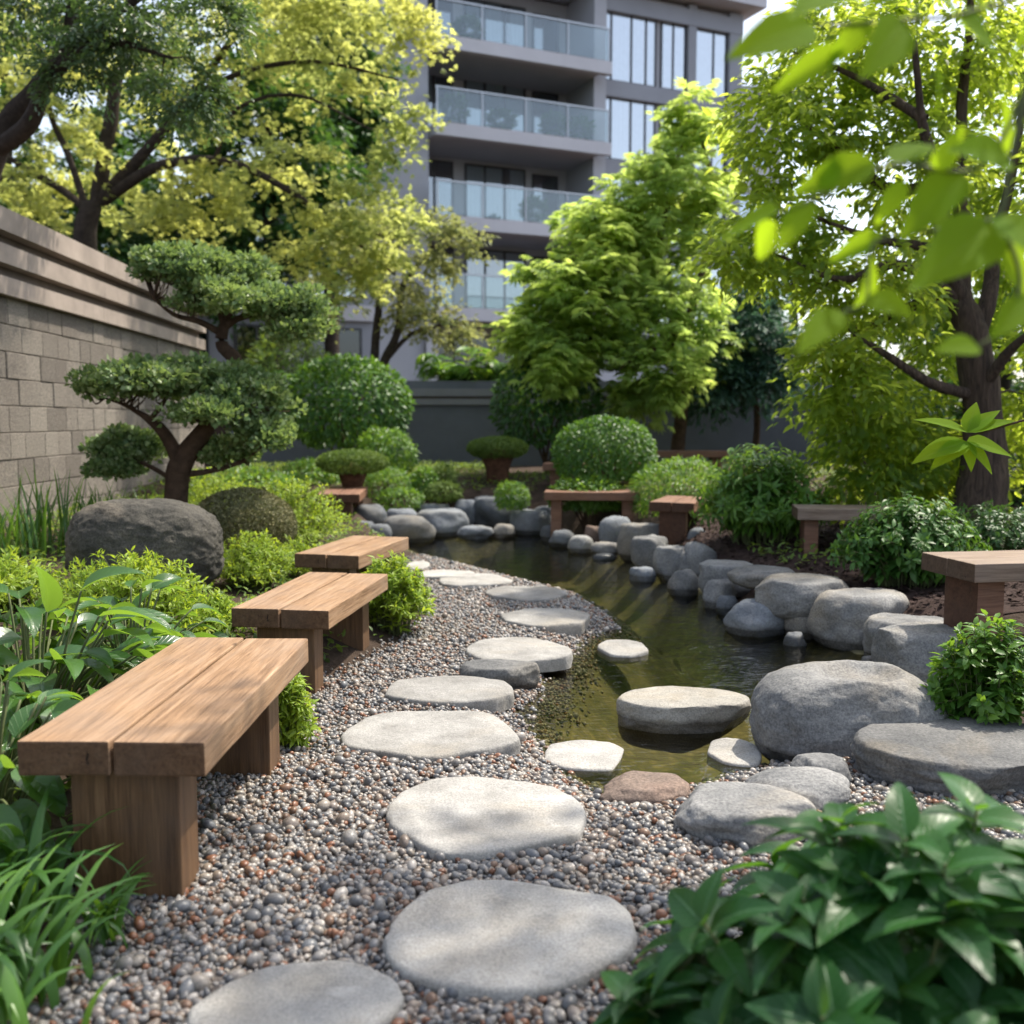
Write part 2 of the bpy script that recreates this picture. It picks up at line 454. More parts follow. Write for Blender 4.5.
def mat_glass(name, tint=(.55, .62, .66), base=.12, rough=.02, alpha=.6):
    m, nt, b = new_mat(name)
    tr = nt.nodes.new("ShaderNodeBsdfTransparent"); tr.inputs[0].default_value = (*tint, 1)
    gl = nt.nodes.new("ShaderNodeBsdfGlossy"); gl.inputs["Roughness"].default_value = rough
    gl.inputs[0].default_value = (.9, .95, 1, 1)
    fr = nt.nodes.new("ShaderNodeFresnel"); fr.inputs[0].default_value = 1.5
    mr = nd(nt, "ShaderNodeMapRange"); mr.inputs[1].default_value = 0; mr.inputs[2].default_value = 1
    mr.inputs[3].default_value = base; mr.inputs[4].default_value = 1
    nt.links.new(fr.outputs[0], mr.inputs[0])
    mx = nt.nodes.new("ShaderNodeMixShader")
    nt.links.new(mr.outputs[0], mx.inputs[0]); nt.links.new(tr.outputs[0], mx.inputs[1]); nt.links.new(gl.outputs[0], mx.inputs[2])
    nt.links.new(mx.outputs[0], nt.nodes["Material Output"].inputs[0])
    return m
M['glass'] = mat_glass('window_glass', (.5, .56, .6), .28)
M['glass_mirror'] = mat_glass('coated_window_glass', (.75, .8, .84), .5)
M['glass_dim'] = mat_glass('shaded_window_glass', (.4, .44, .46), .06)
M['glass_rail'] = mat_glass('balcony_glass', (.84, .90, .90), .05)

def mat_water():
    m, nt, b = new_mat('pond_water')
    tr = nt.nodes.new("ShaderNodeBsdfTransparent"); tr.inputs[0].default_value = (.60, .60, .45, 1)
    gl = nt.nodes.new("ShaderNodeBsdfGlossy"); gl.inputs["Roughness"].default_value = .015
    fr = nt.nodes.new("ShaderNodeFresnel"); fr.inputs[0].default_value = 1.33
    v = coords(nt, (1, 1.0, 1))
    n1 = noise(nt, v, 5.5, 3, .5, .5)
    n2 = noise(nt, coords(nt, (1.0, 2.2, 1)), 16, 3, .5, .3)
    b1 = bump(nt, None, n1, .5, .02)
    b2 = bump(nt, None, n2, .42, .008, b1)
    nt.links.new(b2, gl.inputs["Normal"]); nt.links.new(b2, fr.inputs["Normal"])
    mx = nt.nodes.new("ShaderNodeMixShader")
    nt.links.new(fr.outputs[0], mx.inputs[0]); nt.links.new(tr.outputs[0], mx.inputs[1]); nt.links.new(gl.outputs[0], mx.inputs[2])
    nt.links.new(mx.outputs[0], nt.nodes["Material Output"].inputs[0])
    return m
M['water'] = mat_water()
def mat_bed():
    m, nt, b = new_mat('pond_bed')
    v = coords(nt)
    n = noise(nt, v, 2.2, 6, .65, .5)
    c = ramp(nt, n, [(.3, (.055, .058, .028)), (.5, (.155, .142, .07)), (.72, (.30, .245, .13))])
    vo = nd(nt, "ShaderNodeTexVoronoi"); vo.inputs["Scale"].default_value = 20; nt.links.new(v, vo.inputs["Vector"])
    c = mixc(nt, .55, c, mixc(nt, 1.0, c, ramp(nt, vo.outputs["Distance"], [(0, (1.5, 1.4, 1.2)), (.5, (.3, .32, .3))]), 'MULTIPLY'))
    nt.links.new(c, b.inputs["Base Color"]); b.inputs["Roughness"].default_value = .9
    return m
M['bed'] = mat_bed()
def mat_pebble():
    m, nt, b = new_mat('river_pebbles')
    geo = nt.nodes.new("ShaderNodeNewGeometry")
    c = ramp(nt, geo.outputs["Random Per Island"], [
        (0, (.17, .17, .175)), (.12, (.28, .265, .25)), (.22, (.22, .135, .09)), (.31, (.34, .305, .265)), (.41, (.115, .12, .13)),
        (.51, (.25, .215, .19)), (.60, (.25, .115, .065)), (.66, (.29, .28, .27)), (.75, (.17, .18, .195)), (.84, (.27, .22, .18)),
        (.93, (.46, .43, .40)), (1, (.13, .10, .085))], 'CONSTANT')
    n = noise(nt, coords(nt), 160, 3, .6)
    c = mixc(nt, 1.0, c, ramp(nt, n, [(.3, (.46, .45, .44)), (.7, (.93, .91, .88))]), 'MULTIPLY')
    nt.links.new(c, b.inputs["Base Color"]); b.inputs["Roughness"].default_value = .38; b.inputs["Specular IOR Level"].default_value = .45
    return m
M['pebble'] = mat_pebble()

# leaves
M['l_gold'] = mat_leaf('golden_green_leaves', [(.10, .155, .045), (.17, .225, .065), (.27, .31, .10)], (.68, .70, .20), .6, .55, .25, .5)
M['l_near'] = mat_leaf('blue_green_leaves', [(.035, .075, .035), (.06, .11, .05), (.09, .14, .06)], (.16, .26, .06), .3, .4, .5, .8)
M['l_maple'] = mat_leaf('fresh_maple_leaves', [(.13, .23, .06), (.21, .33, .09), (.31, .41, .13)], (.66, .80, .18), .62, .5, .3, .6)
M['l_right'] = mat_leaf('bright_tree_leaves', [(.045, .10, .022), (.08, .16, .03), (.13, .21, .04)], (.66, .78, .09), .6, .45, .3, .8)
M['l_dark'] = mat_leaf('dark_evergreen_leaves', [(.022, .07, .02), (.04, .105, .026), (.06, .14, .034)], (.12, .25, .035), .28, .45, .4, .8)
M['l_olive'] = mat_leaf('olive_leaves', [(.11, .14, .06), (.17, .20, .085), (.24, .25, .115)], (.42, .44, .15), .45, .55, .2, .8)
M['l_teal'] = mat_leaf('blue_green_shrub_leaves', [(.03, .075, .055), (.05, .11, .075), (.07, .14, .09)], (.09, .2, .1), .28, .5, .35, .8)
M['l_clip'] = mat_leaf('clipped_shrub_leaves', [(.035, .10, .02), (.06, .155, .028), (.095, .20, .04)], (.18, .34, .03), .3, .45, .4, 1.5)
M['l_grass'] = mat_leaf('clipped_cushion_leaves', [(.07, .12, .025), (.11, .17, .035), (.15, .21, .05)], (.2, .3, .05), .3, .6, .25, 2)
M['l_lime'] = mat_leaf('lime_leaves', [(.14, .23, .025), (.22, .33, .035), (.31, .40, .06)], (.5, .62, .05), .45, .45, .35, 1.6)
M['l_mid'] = mat_leaf('mid_green_leaves', [(.045, .125, .02), (.08, .185, .03), (.13, .24, .04)], (.28, .46, .04), .38, .42, .4, 1.5)
M['l_bonsai'] = mat_leaf('bonsai_leaves', [(.065, .125, .05), (.125, .205, .08), (.22, .30, .13), (.38, .44, .26)], (.32, .44, .11), .30, .45, .32, 3)
M['l_dome'] = mat_leaf('grey_green_clipped_leaves', [(.09, .095, .045), (.17, .165, .075), (.27, .24, .125)], (.2, .2, .08), .2, .6, .3, 3)
M['l_hosta'] = mat_leaf('broad_glossy_leaves', [(.03, .085, .025), (.045, .115, .03), (.07, .16, .035)], (.28, .46, .04), .36, .27, .6, 1.2, rib=(.09, .17, .05))
M['l_front'] = mat_leaf('dark_glossy_leaves', [(.010, .046, .014), (.018, .070, .020), (.04, .12, .03)], (.20, .44, .03), .30, .36, .26, 1.2, rib=(.08, .17, .08))
M['l_hang'] = mat_leaf('overhanging_leaves', [(.09, .19, .015), (.13, .24, .02), (.17, .28, .022)], (.42, .58, .02), .62, .7, .04, 1.2, rib=(.16, .26, .04))
M['l_blade'] = mat_leaf('strap_leaves', [(.03, .09, .02), (.055, .14, .028), (.09, .19, .035)], (.2, .38, .03), .35, .35, .5, 2)
M['l_cover'] = mat_leaf('ground_cover_leaves', [(.05, .10, .025), (.09, .16, .035), (.16, .24, .04)], (.3, .4, .05), .4, .5, .3, 1.5)

# ------------------------------------------------------------------ terrain
WZ = -0.06
pond_px = [(596,797),(560,775),(545,762),(525,725),(514,712),(536,700),(543,676),(560,664),(575,652),(580,640),(600,634),(616,629),(608,617),(592,606),(572,594),(539,585),(513,579),(473,568),(440,560),(418,554),(400,546),(392,534),(470,530),(540,532),(590,540),(625,552),(655,568),(690,586),(725,606),(765,626),(805,636),(860,655),(912,668),(900,690),(850,725),(790,762),(700,788),(640,800)]
POND = np.array([tuple(G(x, y, WZ))[:2] for x, y in pond_px])
GRAV = np.array([(-1.0,.6),(-1.02,2.2),(-1.15,2.6),(-1.15,3.2),(-.92,3.6),(-.93,4.25),(-.86,4.65),(-.66,5.3),(-.55,5.8),(-.52,6.4),(-.56,7.1),(-.66,7.8),(-.9,8.7),(-.8,9.4),(-.2,9.2),(.5,7.4),(.9,6),(.4,4.6),(.95,3.7),(1.75,3.42),(2.0,2.6),(2.0,.6)])
def sdist(P, poly):
    P = np.asarray(P, float)
    A = poly; B = np.roll(poly, -1, 0)
    d2 = np.full(len(P), 1e18); ins = np.zeros(len(P), bool)
    for a, b in zip(A, B):
        e = b - a; w = P - a
        t = np.clip((w @ e) / max(e @ e, 1e-12), 0, 1)
        q = w - t[:, None] * e
        d2 = np.minimum(d2, (q * q).sum(1))
        c = ((a[1] <= P[:, 1]) != (b[1] <= P[:, 1]))
        with np.errstate(divide='ignore', invalid='ignore'):
            xi = a[0] + (P[:, 1] - a[1]) * (b[0] - a[0]) / (b[1] - a[1])
        ins ^= c & (P[:, 0] < xi)
    return np.where(ins, -1, 1) * np.sqrt(d2)
def hgt(P):
    P = np.asarray(P, float)[:, :2]
    sp, sg = sdist(P, POND), sdist(P, GRAV)
    bed = .14 * sstep(.0, .5, sg) + .18 * sstep(.5, 3, sg)
    bed = bed + (fbm(np.c_[P * 1.3, P[:, 0] * 0], 2, 3) - .5) * .06 * sstep(.1, .6, sg)
    bed = bed + .16 * sstep(10.9, 12.4, P[:, 1]) * sstep(.2, 1.2, sp)
    bed = bed * (1 - .8 * sstep(.5, .9, P[:, 0]) * (1 - sstep(4.6, 5.3, P[:, 1])))
    bed = bed * sstep(.05, .5, sp)
    shore = WZ * (1 - sstep(0, .3, sp))
    out = bed + shore
    inn = WZ - .34 * sstep(0, .55, -sp) - .02
    return np.where(sp > 0, out, inn - 0.0)
def gz(x, y): return float(hgt(np.array([[x, y]]))[0])

xs = np.unique(np.concatenate([np.linspace(-400, -9, 14), np.arange(-8.5, 9.5, .5), np.arange(-3, 4, .06), np.linspace(10, 400, 14)]))
ys = np.unique(np.concatenate([np.linspace(-200, -1, 10), np.arange(-.5, 20, .5), np.arange(1.2, 12.5, .06), np.linspace(21, 600, 16)]))
xs = xs[np.r_[True, np.diff(xs) > .02]]; ys = ys[np.r_[True, np.diff(ys) > .02]]
def sheet(xs, ys, zf, keep=None):
    X, Y = np.meshgrid(xs, ys); P = np.c_[X.ravel(), Y.ravel()]
    V = np.c_[P, zf(P)]
    nx = len(xs); i = np.arange(len(ys) - 1)[:, None] * nx + np.arange(nx - 1)[None]
    Q = np.stack([i, i + 1, i + nx + 1, i + nx], -1).reshape(-1, 4)
    if keep is not None:
        k = keep(P)[Q].any(1); Q = Q[k]
        u, inv = np.unique(Q, return_inverse=True); V = V[u]; Q = inv.reshape(-1, 4)
    return MB().add(V, Q=Q)
g = sheet(xs, ys, hgt).build("ground", M['soil']); tag(g, kind="structure")
gx, gy = np.arange(-1.3, 2.15, .05), np.arange(.6, 9.6, .05)
o = sheet(gx, gy, lambda P: hgt(P) + .006, lambda P: (sdist(P, GRAV) < -.03) & (sdist(P, POND) > -.12)).build("gravel_bed", M['gravel_base']); tag(o, kind="structure")
px_, py_ = np.arange(-1.6, 2.6, .06), np.arange(3.2, 11.8, .06)
o = sheet(px_, py_, lambda P: hgt(P) + .005, lambda P: sdist(P, POND) < .02).build("pond_floor", M['bed']); tag(o, kind="structure")
o = sheet(px_, py_, lambda P: np.full(len(P), WZ), lambda P: sdist(P, POND) < .10).build("pond_water", M['water']); tag(o, kind="structure")
mx_, my_ = np.arange(.8, 3.6, .06), np.arange(5.2, 9.6, .06)
def mulch_keep(P): return (sdist(P, POND) > .25) & (sdist(P, GRAV) > .3)
o = sheet(mx_, my_, lambda P: hgt(P) + .006, mulch_keep).build("mulch_bed", M['mulch']); tag(o, kind="structure")

# ------------------------------------------------------------------ stones
def ico(sub):
    bm = bmesh.new(); bmesh.ops.create_icosphere(bm, subdivisions=sub, radius=1)
    V = np.array([v.co for v in bm.verts]); F = np.array([[v.index for v in f.verts] for f in bm.faces]); bm.free()
    return V, F
ICO = {k: ico(k) for k in (1, 2, 3, 4, 5, 6)}
def rock(x0, x1, y0, y1, zb, label, mat='rock', ratio=.8, flat=.35, sub=4, seed=None, sink=.08, rough=.05, cuts=7, group=None, ring=False, sq=2.4, lump=.34, name="boulder", depth=None, cat="rock"):
    if y1 < 560 and x0 < 640 and y0 > 470: mx, my = (x1 - x0) * .07, (y1 - y0) * .10; x0, x1, y0, y1 = x0 - mx, x1 + mx, y0 - my, y1 + my * .4
    seed = seed if seed is not None else (x0 * 3 + y0) % 97
    r = np.random.default_rng(int(x0 * 7 + y0 * 13))
    cx = (x0 + x1) / 2
    d1 = G(cx, y1, zb).y if depth is None else depth
    rx = (x1 - x0) / 2000 * d1
    for _ in range(4):
        ry = rx * ratio; dc = d1 + ry * .85; rx = (x1 - x0) / 2 / FPX * dc
    zt = D(cx, y0, dc + ry * .55 * flat * 1.3).z
    zt = max(zt, zb + .03)
    zc, rz = (zt + zb - sink) / 2, (zt - zb + sink) / 2
    X = D(cx, y1, dc).x
    V, F = ICO[sub]
    P = V / ((np.hypot(V[:, 0], V[:, 1]) ** sq + np.abs(V[:, 2]) ** sq) ** (1 / sq))[:, None]
    # random soft planar cuts, then noise, then proportions
    for _ in range(cuts):
        n = unit(r.normal(size=3) * np.array([1, 1, .6])); dd = r.uniform(.74, .95)
        q = P @ n - dd
        P = P - np.where(q > 0, q * .8, 0)[:, None] * n
    if flat:
        q = P[:, 2] - (1 - flat * .6); P[:, 2] -= np.where(q > 0, q * (.6 + .35 * flat), 0)
    P = P + V * ((fbm(V * 1.3, seed, 3) - .5) * lump)[:, None]
    P = P + V * ((fbm(V * 5, seed + 5, 4) - .5) * rough * 2)[:, None]
    if mat == 'rock_dark':
        P = P + V * ((fbm(V * np.array([16, 16, 22]), seed + 8, 4) - .5) * .075)[:, None]
    if ring:                                     # shallow hollow on the top
        q = np.hypot((P[:, 0] - .12) / .42, (P[:, 1] + .05) / .42)
        P[:, 2] -= .2 * np.exp(-(q ** 4)) * (P[:, 2] > 0)
        P[:, 2] += .05 * np.exp(-((q - 1.15) * 4) ** 2) * (P[:, 2] > 0)
    lo, hi = P.min(0), P.max(0)
    P = (P - (lo + hi) / 2) / ((hi - lo) / 2)
    P = P * np.array([rx, ry, rz]) + np.array([X, dc, zc])
    base = (X, dc, zc - rz)
    o = MB().add(P, F).build(name, M[mat], origin=base)
    return tag(o, label, cat, group)

SG = "stepping stones of the gravel path"
STONES = []
def step_stone(x0, x1, y0, y1, top, th, label, mat='slab', seed=1, group=SG, name="stepping_stone", pts=None):
    r = np.random.default_rng(seed)
    yc = (y0 + y1) / 2
    c0, c1 = G((x0 + x1) / 2, y0, top), G((x0 + x1) / 2, y1, top)
    cy = (c0.y + c1.y) / 2; ry = (c0.y - c1.y) / 2
    rx = (x1 - x0) / 2 / FPX * cy; X = ((x0 + x1) / 2 - 512) / FPX * cy
    N = 96; a = np.linspace(0, 2 * math.pi, N, endpoint=False)
    rad = 1 + sum(r.uniform(-1, 1) * .075 / (k ** .7) * np.cos(k * a + r.uniform(0, 6.3)) for k in (2, 3, 4, 5)) + .018 * (fbm(np.c_[np.cos(a) * 7, np.sin(a) * 7, a * 0], seed, 3) - .5) * 4
    for _ in range(6):                       # straight-ish broken edges
        ph, dd = r.uniform(0, 6.3), r.uniform(.80, .97); cs = np.cos(a - ph)
        lim = np.where(cs > .2, dd / np.maximum(cs, .2), 9); rad = np.where(rad > lim, lim + (rad - lim) * .25, rad)
    u, w = rad * np.cos(a), rad * np.sin(a)
    u = (u - (u.max() + u.min()) / 2) / ((u.max() - u.min()) / 2); w = (w - (w.max() + w.min()) / 2) / ((w.max() - w.min()) / 2)
    STONES.append((X, cy, rx, ry))
    rings = [(0.25, 0), (.5, 0), (.72, 0), (.88, 0), (.955, -.001), (.985, -.004), (.998, -.011), (1.0, -th * .6), (.985, -th - .02)]
    V = [np.array([[X, cy, top]])]
    for s, dz in rings:
        V.append(np.c_[X + u * rx * s, cy + w * ry * s, np.full(N, top + dz)])
    V = np.concatenate(V)
    V[:, 2] += (fbm(V * 5, seed, 4) - .5) * .022
    side = V[:, 2] < top - .02
    V[:, :2] += side[:, None] * (np.stack([fbm(V * 14, seed + 2, 3), fbm(V * 14, seed + 9, 3)], 1) - .5) * .03
    T = [(0, 1 + k, 1 + (k + 1) % N) for k in range(N)]
    Q = [(1 + q * N + k, 1 + (q + 1) * N + k, 1 + (q + 1) * N + (k + 1) % N, 1 + q * N + (k + 1) % N) for q in range(len(rings) - 1) for k in range(N)]
    o = MB().add(V, T, Q).build(name, M[mat], origin=(X, cy, top - th))
    return tag(o, label, "stepping stone", group)

step_stone(176, 398, 957, 1046, .038, .055, "nearest stepping stone, partly cut off by the foot of the picture", seed=3)
step_stone(380, 641, 877, 990, .038, .055, "largest grey stepping stone beside the dark glossy shrub", seed=4)
step_stone(382, 588, 775, 853, .038, .055, "broad cream stepping stone level with the red brown shore rock", seed=8)
step_stone(338, 520, 709, 756, .038, .055, "wide flat stepping stone with short dark scratches on it", seed=6)
step_stone(384, 514, 675, 701, .038, .055, "pale stepping stone just in front of the dark half sunk rock", seed=9)
step_stone(465, 573, 636, 662, .038, .055, "stepping stone at the water edge behind the dark half sunk rock", seed=10)
step_stone(500, 592, 607, 625, .038, .055, "pale stepping stone on the gravel spit that juts into the pond", seed=11)
step_stone(485, 567, 585, 599, .038, .055, "oval pale stepping stone at the inner side of the gravel spit", seed=12)
step_stone(438, 513, 573, 585, .038, .055, "third stepping stone from the far end of the path", seed=13)
step_stone(416, 474, 569, 577, .038, .055, "thin stepping stone second from the far end of the path", seed=14)
step_stone(404, 429, 561, 568, .03, .05, "last small stepping stone beside the lime bush at the far end", seed=15)
WG = "stones standing in the pond"
rock(614, 751, 690, 733, WZ, "large flat slab standing alone in the pond with a pale top", 'slab_wet', .62, .5, 6, 21, .10, .03, 5, WG, sq=5, lump=.15, name="pond_stone", cat="stone")
step_stone(599, 649, 639, 655, -.042, .03, "small round white stone standing alone in the pond", 'slab', 17, WG, "pond_stone")
step_stone(544, 629, 738, 769, -.05, .03, "low pale stone awash at the pond edge beside the gravel", 'slab', 18, WG, "pond_stone")
step_stone(712, 768, 737, 765, -.05, .03, "low white stone awash against the big hollowed boulder", 'slab', 19, WG, "pond_stone")

# near shore
rock(747, 943, 666, 772, WZ, "biggest rounded grey boulder with a shallow hollow in its top", 'rock', .8, .15, 6, 5, .1, .05, 2, ring=True, sq=2.7, lump=.16)
rock(848, 1085, 728, 800, 0, "broad round stone with a flat table top in front of the leafy shrub", 'rock', .72, .5, 6, 9, .06, .035, 1, sq=5, lump=.12)
rock(671, 820, 786, 850, 0, "rough grey boulder at the gravel edge touching the dark glossy shrub", 'rock', .8, .55, 5, 13, .05, .05, 6)
rock(745, 852, 770, 812, 0, "smooth low grey stone between the rough boulder and the flat round stone", 'rock', .8, .3, 5, 15, .05, .03, 4)
rock(788, 852, 754, 788, 0, "low grey stone tucked under the big hollowed boulder", 'rock', .8, .4, 5, 19, .05, .04, 4)
rock(596, 692, 775, 807, -.02, "flat red brown rock at the end of the water by the gravel", 'rock_brown', .75, .5, 5, 23, .06, .05, 5)
rock(458, 541, 659, 691, -.03, "dark half sunk rock between two pale stepping stones", 'rock', .6, .7, 5, 27, .06, .04, 5)
# near right bank
RG = "rocks of the right bank"
rock(807, 912, 589, 652, WZ, "large squarish boulder under the dark bush on the right bank", 'rock', .8, .3, 5, 31, .1, .04, 4, sq=2.6, lump=.24)
rock(873, 968, 622, 684, -.02, "layered rock with a stepped flat top behind the big hollowed boulder", 'rock', .8, .6, 5, 33, .1, .06, 5, sq=4, lump=.2)
rock(861, 962, 613, 657, .0, "grey rock half hidden behind the layered rock below the right bench", 'rock', .7, .6, 5, 35, .12, .04, 6)
rock(860, 878, 655, 668, WZ, "little stone at the waterline by the foot of the layered rock", 'rock', .8, .3, 3, 37, .05, .03, 4)
rock(754, 848, 574, 616, .085, "wide flat topped slab rock beside the dark mulch", 'rock', .85, .5, 5, 39, .06, .04, 5, sq=2.9, lump=.2)
rock(724, 789, 600, 637, WZ, "smooth egg shaped stone in the water under the wide slab rock", 'rock_blue', .8, .15, 5, 41, .08, .015, 2)
rock(784, 822, 600, 640, WZ, "small stone wedged between the egg shaped stone and the squarish boulder", 'rock', 1.1, .3, 4, 43, .08, .03, 4)
rock(783, 806, 631, 648, WZ - .01, "wet bluish stone in the water by the squarish boulder", 'rock_blue', .8, .3, 4, 45, .08, .03, 4)
rock(727, 795, 565, 593, .10, "low flat stone lying across two stones beside the mulch", 'rock', .8, .6, 5, 47, .0, .03, 5, sq=2.4, lump=.25)
rock(697, 756, 559, 591, .04, "flat topped grey rock under the pointed leaf bush", 'rock', .8, .8, 4, 49, .12, .03, 6)
rock(702, 736, 579, 609, WZ, "round brownish stone at the waterline below the flat topped rock", 'rock', .8, .3, 4, 51, .08, .03, 4)
rock(716, 738, 595, 615, WZ, "small grey stone beside the egg shaped stone", 'rock_blue', .8, .3, 4, 53, .06, .02, 3)
rock(667, 699, 569, 596, WZ, "round ball like stone standing in the water midway along the bank", 'rock', .85, .15, 4, 55, .08, .02, 2)
rock(681, 717, 541, 567, .06, "smooth pale rock under the left edge of the pointed leaf bush", 'rock', .8, .4, 4, 57, .12, .02, 4)
rock(673, 693, 550, 569, .04, "small stone in the gap above the ball like stone", 'rock', .8, .3, 4, 59, .1, .02, 4)
rock(653, 692, 545, 581, WZ, "bulky rock in front of the bench on the right bank", 'rock', .8, .6, 4, 61, .08, .03, 6)
rock(629, 656, 566, 583, WZ - .01, "dark wet stone low in the water at the foot of the cut faced rock", 'rock_blue', .8, .4, 4, 63, .06, .02, 4)
rock(630, 668, 534, 573, WZ, "cut faced rock with a vertical side left of the bulky rock", 'rock', .8, .7, 4, 65, .08, .03, 9)
rock(616, 665, 522, 561, WZ, "tall sloping rock behind the cut faced rock", 'rock', .8, .6, 4, 67, .08, .03, 6)
rock(600, 631, 518, 543, .0, "rounded blue grey rock resting on smaller stones by the bench end", 'rock_blue', .8, .25, 4, 69, .08, .02, 3)
rock(592, 618, 543, 557, WZ, "low oval stone under the rounded blue grey rock", 'rock', .8, .3, 4, 71, .06, .02, 3)
rock(592, 616, 553, 560, WZ, "flat wet stone awash in front of the low oval stone", 'rock_blue', .8, .7, 3, 73, .05, .02, 3)
rock(584, 602, 527, 546, WZ, "upright pale brown stone left of the rounded blue grey rock", 'rock_brown', .8, .3, 4, 75, .08, .02, 4)
rock(569, 593, 537, 553, WZ, "pointed grey stone at the waterline in front of the long bench", 'rock', .8, .2, 4, 77, .06, .02, 4)
rock(550, 574, 531, 547, WZ, "dark round stone below the left leg of the long bench", 'rock_blue', .8, .2, 4, 79, .06, .02, 3)
rock(541, 557, 526, 541, WZ, "little stone at the inner corner of the pond by the long bench", 'rock_blue', .8, .2, 4, 81, .06, .02, 3)
rock(687, 707, 527, 545, .12, "dark stone behind the leg of the bench on the bank", 'rock_blue', .8, .3, 4, 83, .1, .02, 4)
# far bank
rock(512, 550, 511, 534, WZ, "low sloping rock at the right end of the far bank", 'rock_blue', .8, .5, 4, 85, .08, .02, 5)
rock(475, 526, 497, 525, .0, "big flat slab rock in the middle of the far bank", 'rock_blue', .8, .8, 4, 87, .12, .03, 6)
rock(534, 551, 507, 522, .05, "small dark rock behind the low sloping rock", 'rock_blue', .8, .3, 3, 89, .08, .02, 4)
rock(494, 514, 525, 538, WZ, "small light ball stone at the far waterline", 'rock', .8, .15, 4, 91, .06, .01, 2)
rock(459, 492, 526, 539, WZ, "blue grey stone half under water at the far shore", 'rock_blue', .7, .5, 4, 93, .06, .02, 4)
rock(417, 466, 511, 536, WZ, "broad dark rock overhanging the far waterline", 'rock_blue', .8, .45, 4, 95, .08, .02, 5)
rock(384, 433, 517, 542, WZ, "pale domed boulder at the left end of the far waterline", 'rock', .8, .35, 4, 96, .08, .02, 4)
rock(456, 477, 501, 519, .06, "rock with a dark cleft left of the big flat slab", 'rock_blue', .8, .3, 4, 98, .1, .03, 8)
rock(431, 461, 499, 512, .12, "flat rock below the two bright green bushes", 'rock_blue', .8, .7, 4, 99, .1, .02, 5)
rock(408, 449, 503, 516, .10, "long low rock lying behind the broad dark rock", 'rock_blue', .8, .8, 4, 101, .1, .02, 5)
rock(387, 416, 509, 520, .10, "low rounded stone behind the pale domed boulder", 'rock_blue', .8, .4, 4, 103, .1, .02, 4)
rock(356, 386, 506, 527, .06, "round dark boulder with pale streaks near the bench end", 'rock_blue', .8, .2, 4, 105, .1, .02, 3)
rock(345, 367, 514, 526, .04, "small stone left of the round dark boulder", 'rock_blue', .8, .3, 3, 107, .08, .02, 3)
rock(347, 377, 522, 538, .0, "smooth stone seen just above the far bench top", 'rock_blue', .8, .3, 4, 109, .08, .02, 3)
rock(370, 391, 525, 538, .0, "small low stone beside the pale domed boulder", 'rock_blue', .8, .3, 3, 111, .08, .02, 3)
rock(455, 491, 481, 496, .25, "dark rock near the foot of the right mushroom clipped shrub", 'rock_blue', .8, .6, 4, 113, .15, .03, 5)
rock(485, 506, 478, 494, .25, "grey rock directly below the right mushroom clipped shrub", 'rock_blue', .8, .5, 4, 115, .15, .03, 5)
rock(502, 519, 474, 486, .25, "small pale rock beside the far stool like bench leg", 'rock_blue', .8, .4, 3, 117, .15, .02, 4)
rock(461, 502, 492, 503, .14, "thin flat rock on the upper far bank", 'rock_blue', .8, .8, 4, 119, .1, .02, 4)
# left bed
rock(70, 226, 498, 598, .24, "large dark rough boulder under the cloud pruned tree", 'rock_dark', .75, .1, 6, 123, .06, .04, 1, depth=5.7, sq=2.7, lump=.2)

# ------------------------------------------------------------------ benches
BG = "wooden plank benches round the pond"
def make_bench(mat, leg, h=.45, L=1.2):
    t = thing("plank_bench", "x", "bench", (0, 0, 0), BG)
    w = .225
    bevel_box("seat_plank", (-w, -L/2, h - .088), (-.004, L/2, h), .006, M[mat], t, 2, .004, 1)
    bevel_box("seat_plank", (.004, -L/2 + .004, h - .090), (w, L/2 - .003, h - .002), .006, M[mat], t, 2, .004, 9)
    for s in (-1, 1):
        y0 = s * (L/2 - .15)
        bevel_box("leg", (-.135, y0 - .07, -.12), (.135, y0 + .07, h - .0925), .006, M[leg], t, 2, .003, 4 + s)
    return t
protos = {}
def bench(x, y, z, rot, label, mat='wood', sc=(1, 1, 1)):
    if mat not in protos:
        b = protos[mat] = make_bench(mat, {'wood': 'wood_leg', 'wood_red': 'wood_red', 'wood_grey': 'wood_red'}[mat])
    else: b = copy_tree(protos[mat])
    b.location = (x, y, z); b.rotation_euler = (0, 0, rot); b["label"] = label; b.scale = sc
    return b
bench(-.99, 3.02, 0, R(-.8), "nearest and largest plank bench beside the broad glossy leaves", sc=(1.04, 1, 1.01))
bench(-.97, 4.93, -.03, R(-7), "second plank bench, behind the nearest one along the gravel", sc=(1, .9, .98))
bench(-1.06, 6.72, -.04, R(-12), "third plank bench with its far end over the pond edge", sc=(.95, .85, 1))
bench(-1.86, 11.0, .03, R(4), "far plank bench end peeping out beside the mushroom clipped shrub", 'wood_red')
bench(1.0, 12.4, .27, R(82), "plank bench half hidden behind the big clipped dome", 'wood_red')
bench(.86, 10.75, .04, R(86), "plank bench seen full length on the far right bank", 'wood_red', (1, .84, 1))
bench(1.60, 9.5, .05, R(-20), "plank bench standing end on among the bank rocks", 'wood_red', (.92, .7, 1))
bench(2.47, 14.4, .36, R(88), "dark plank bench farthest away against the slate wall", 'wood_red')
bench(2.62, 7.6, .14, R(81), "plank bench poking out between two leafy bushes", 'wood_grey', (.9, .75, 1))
bench(2.70, 4.90, .135, R(99), "weathered plank bench at the right edge of the picture", 'wood_grey')

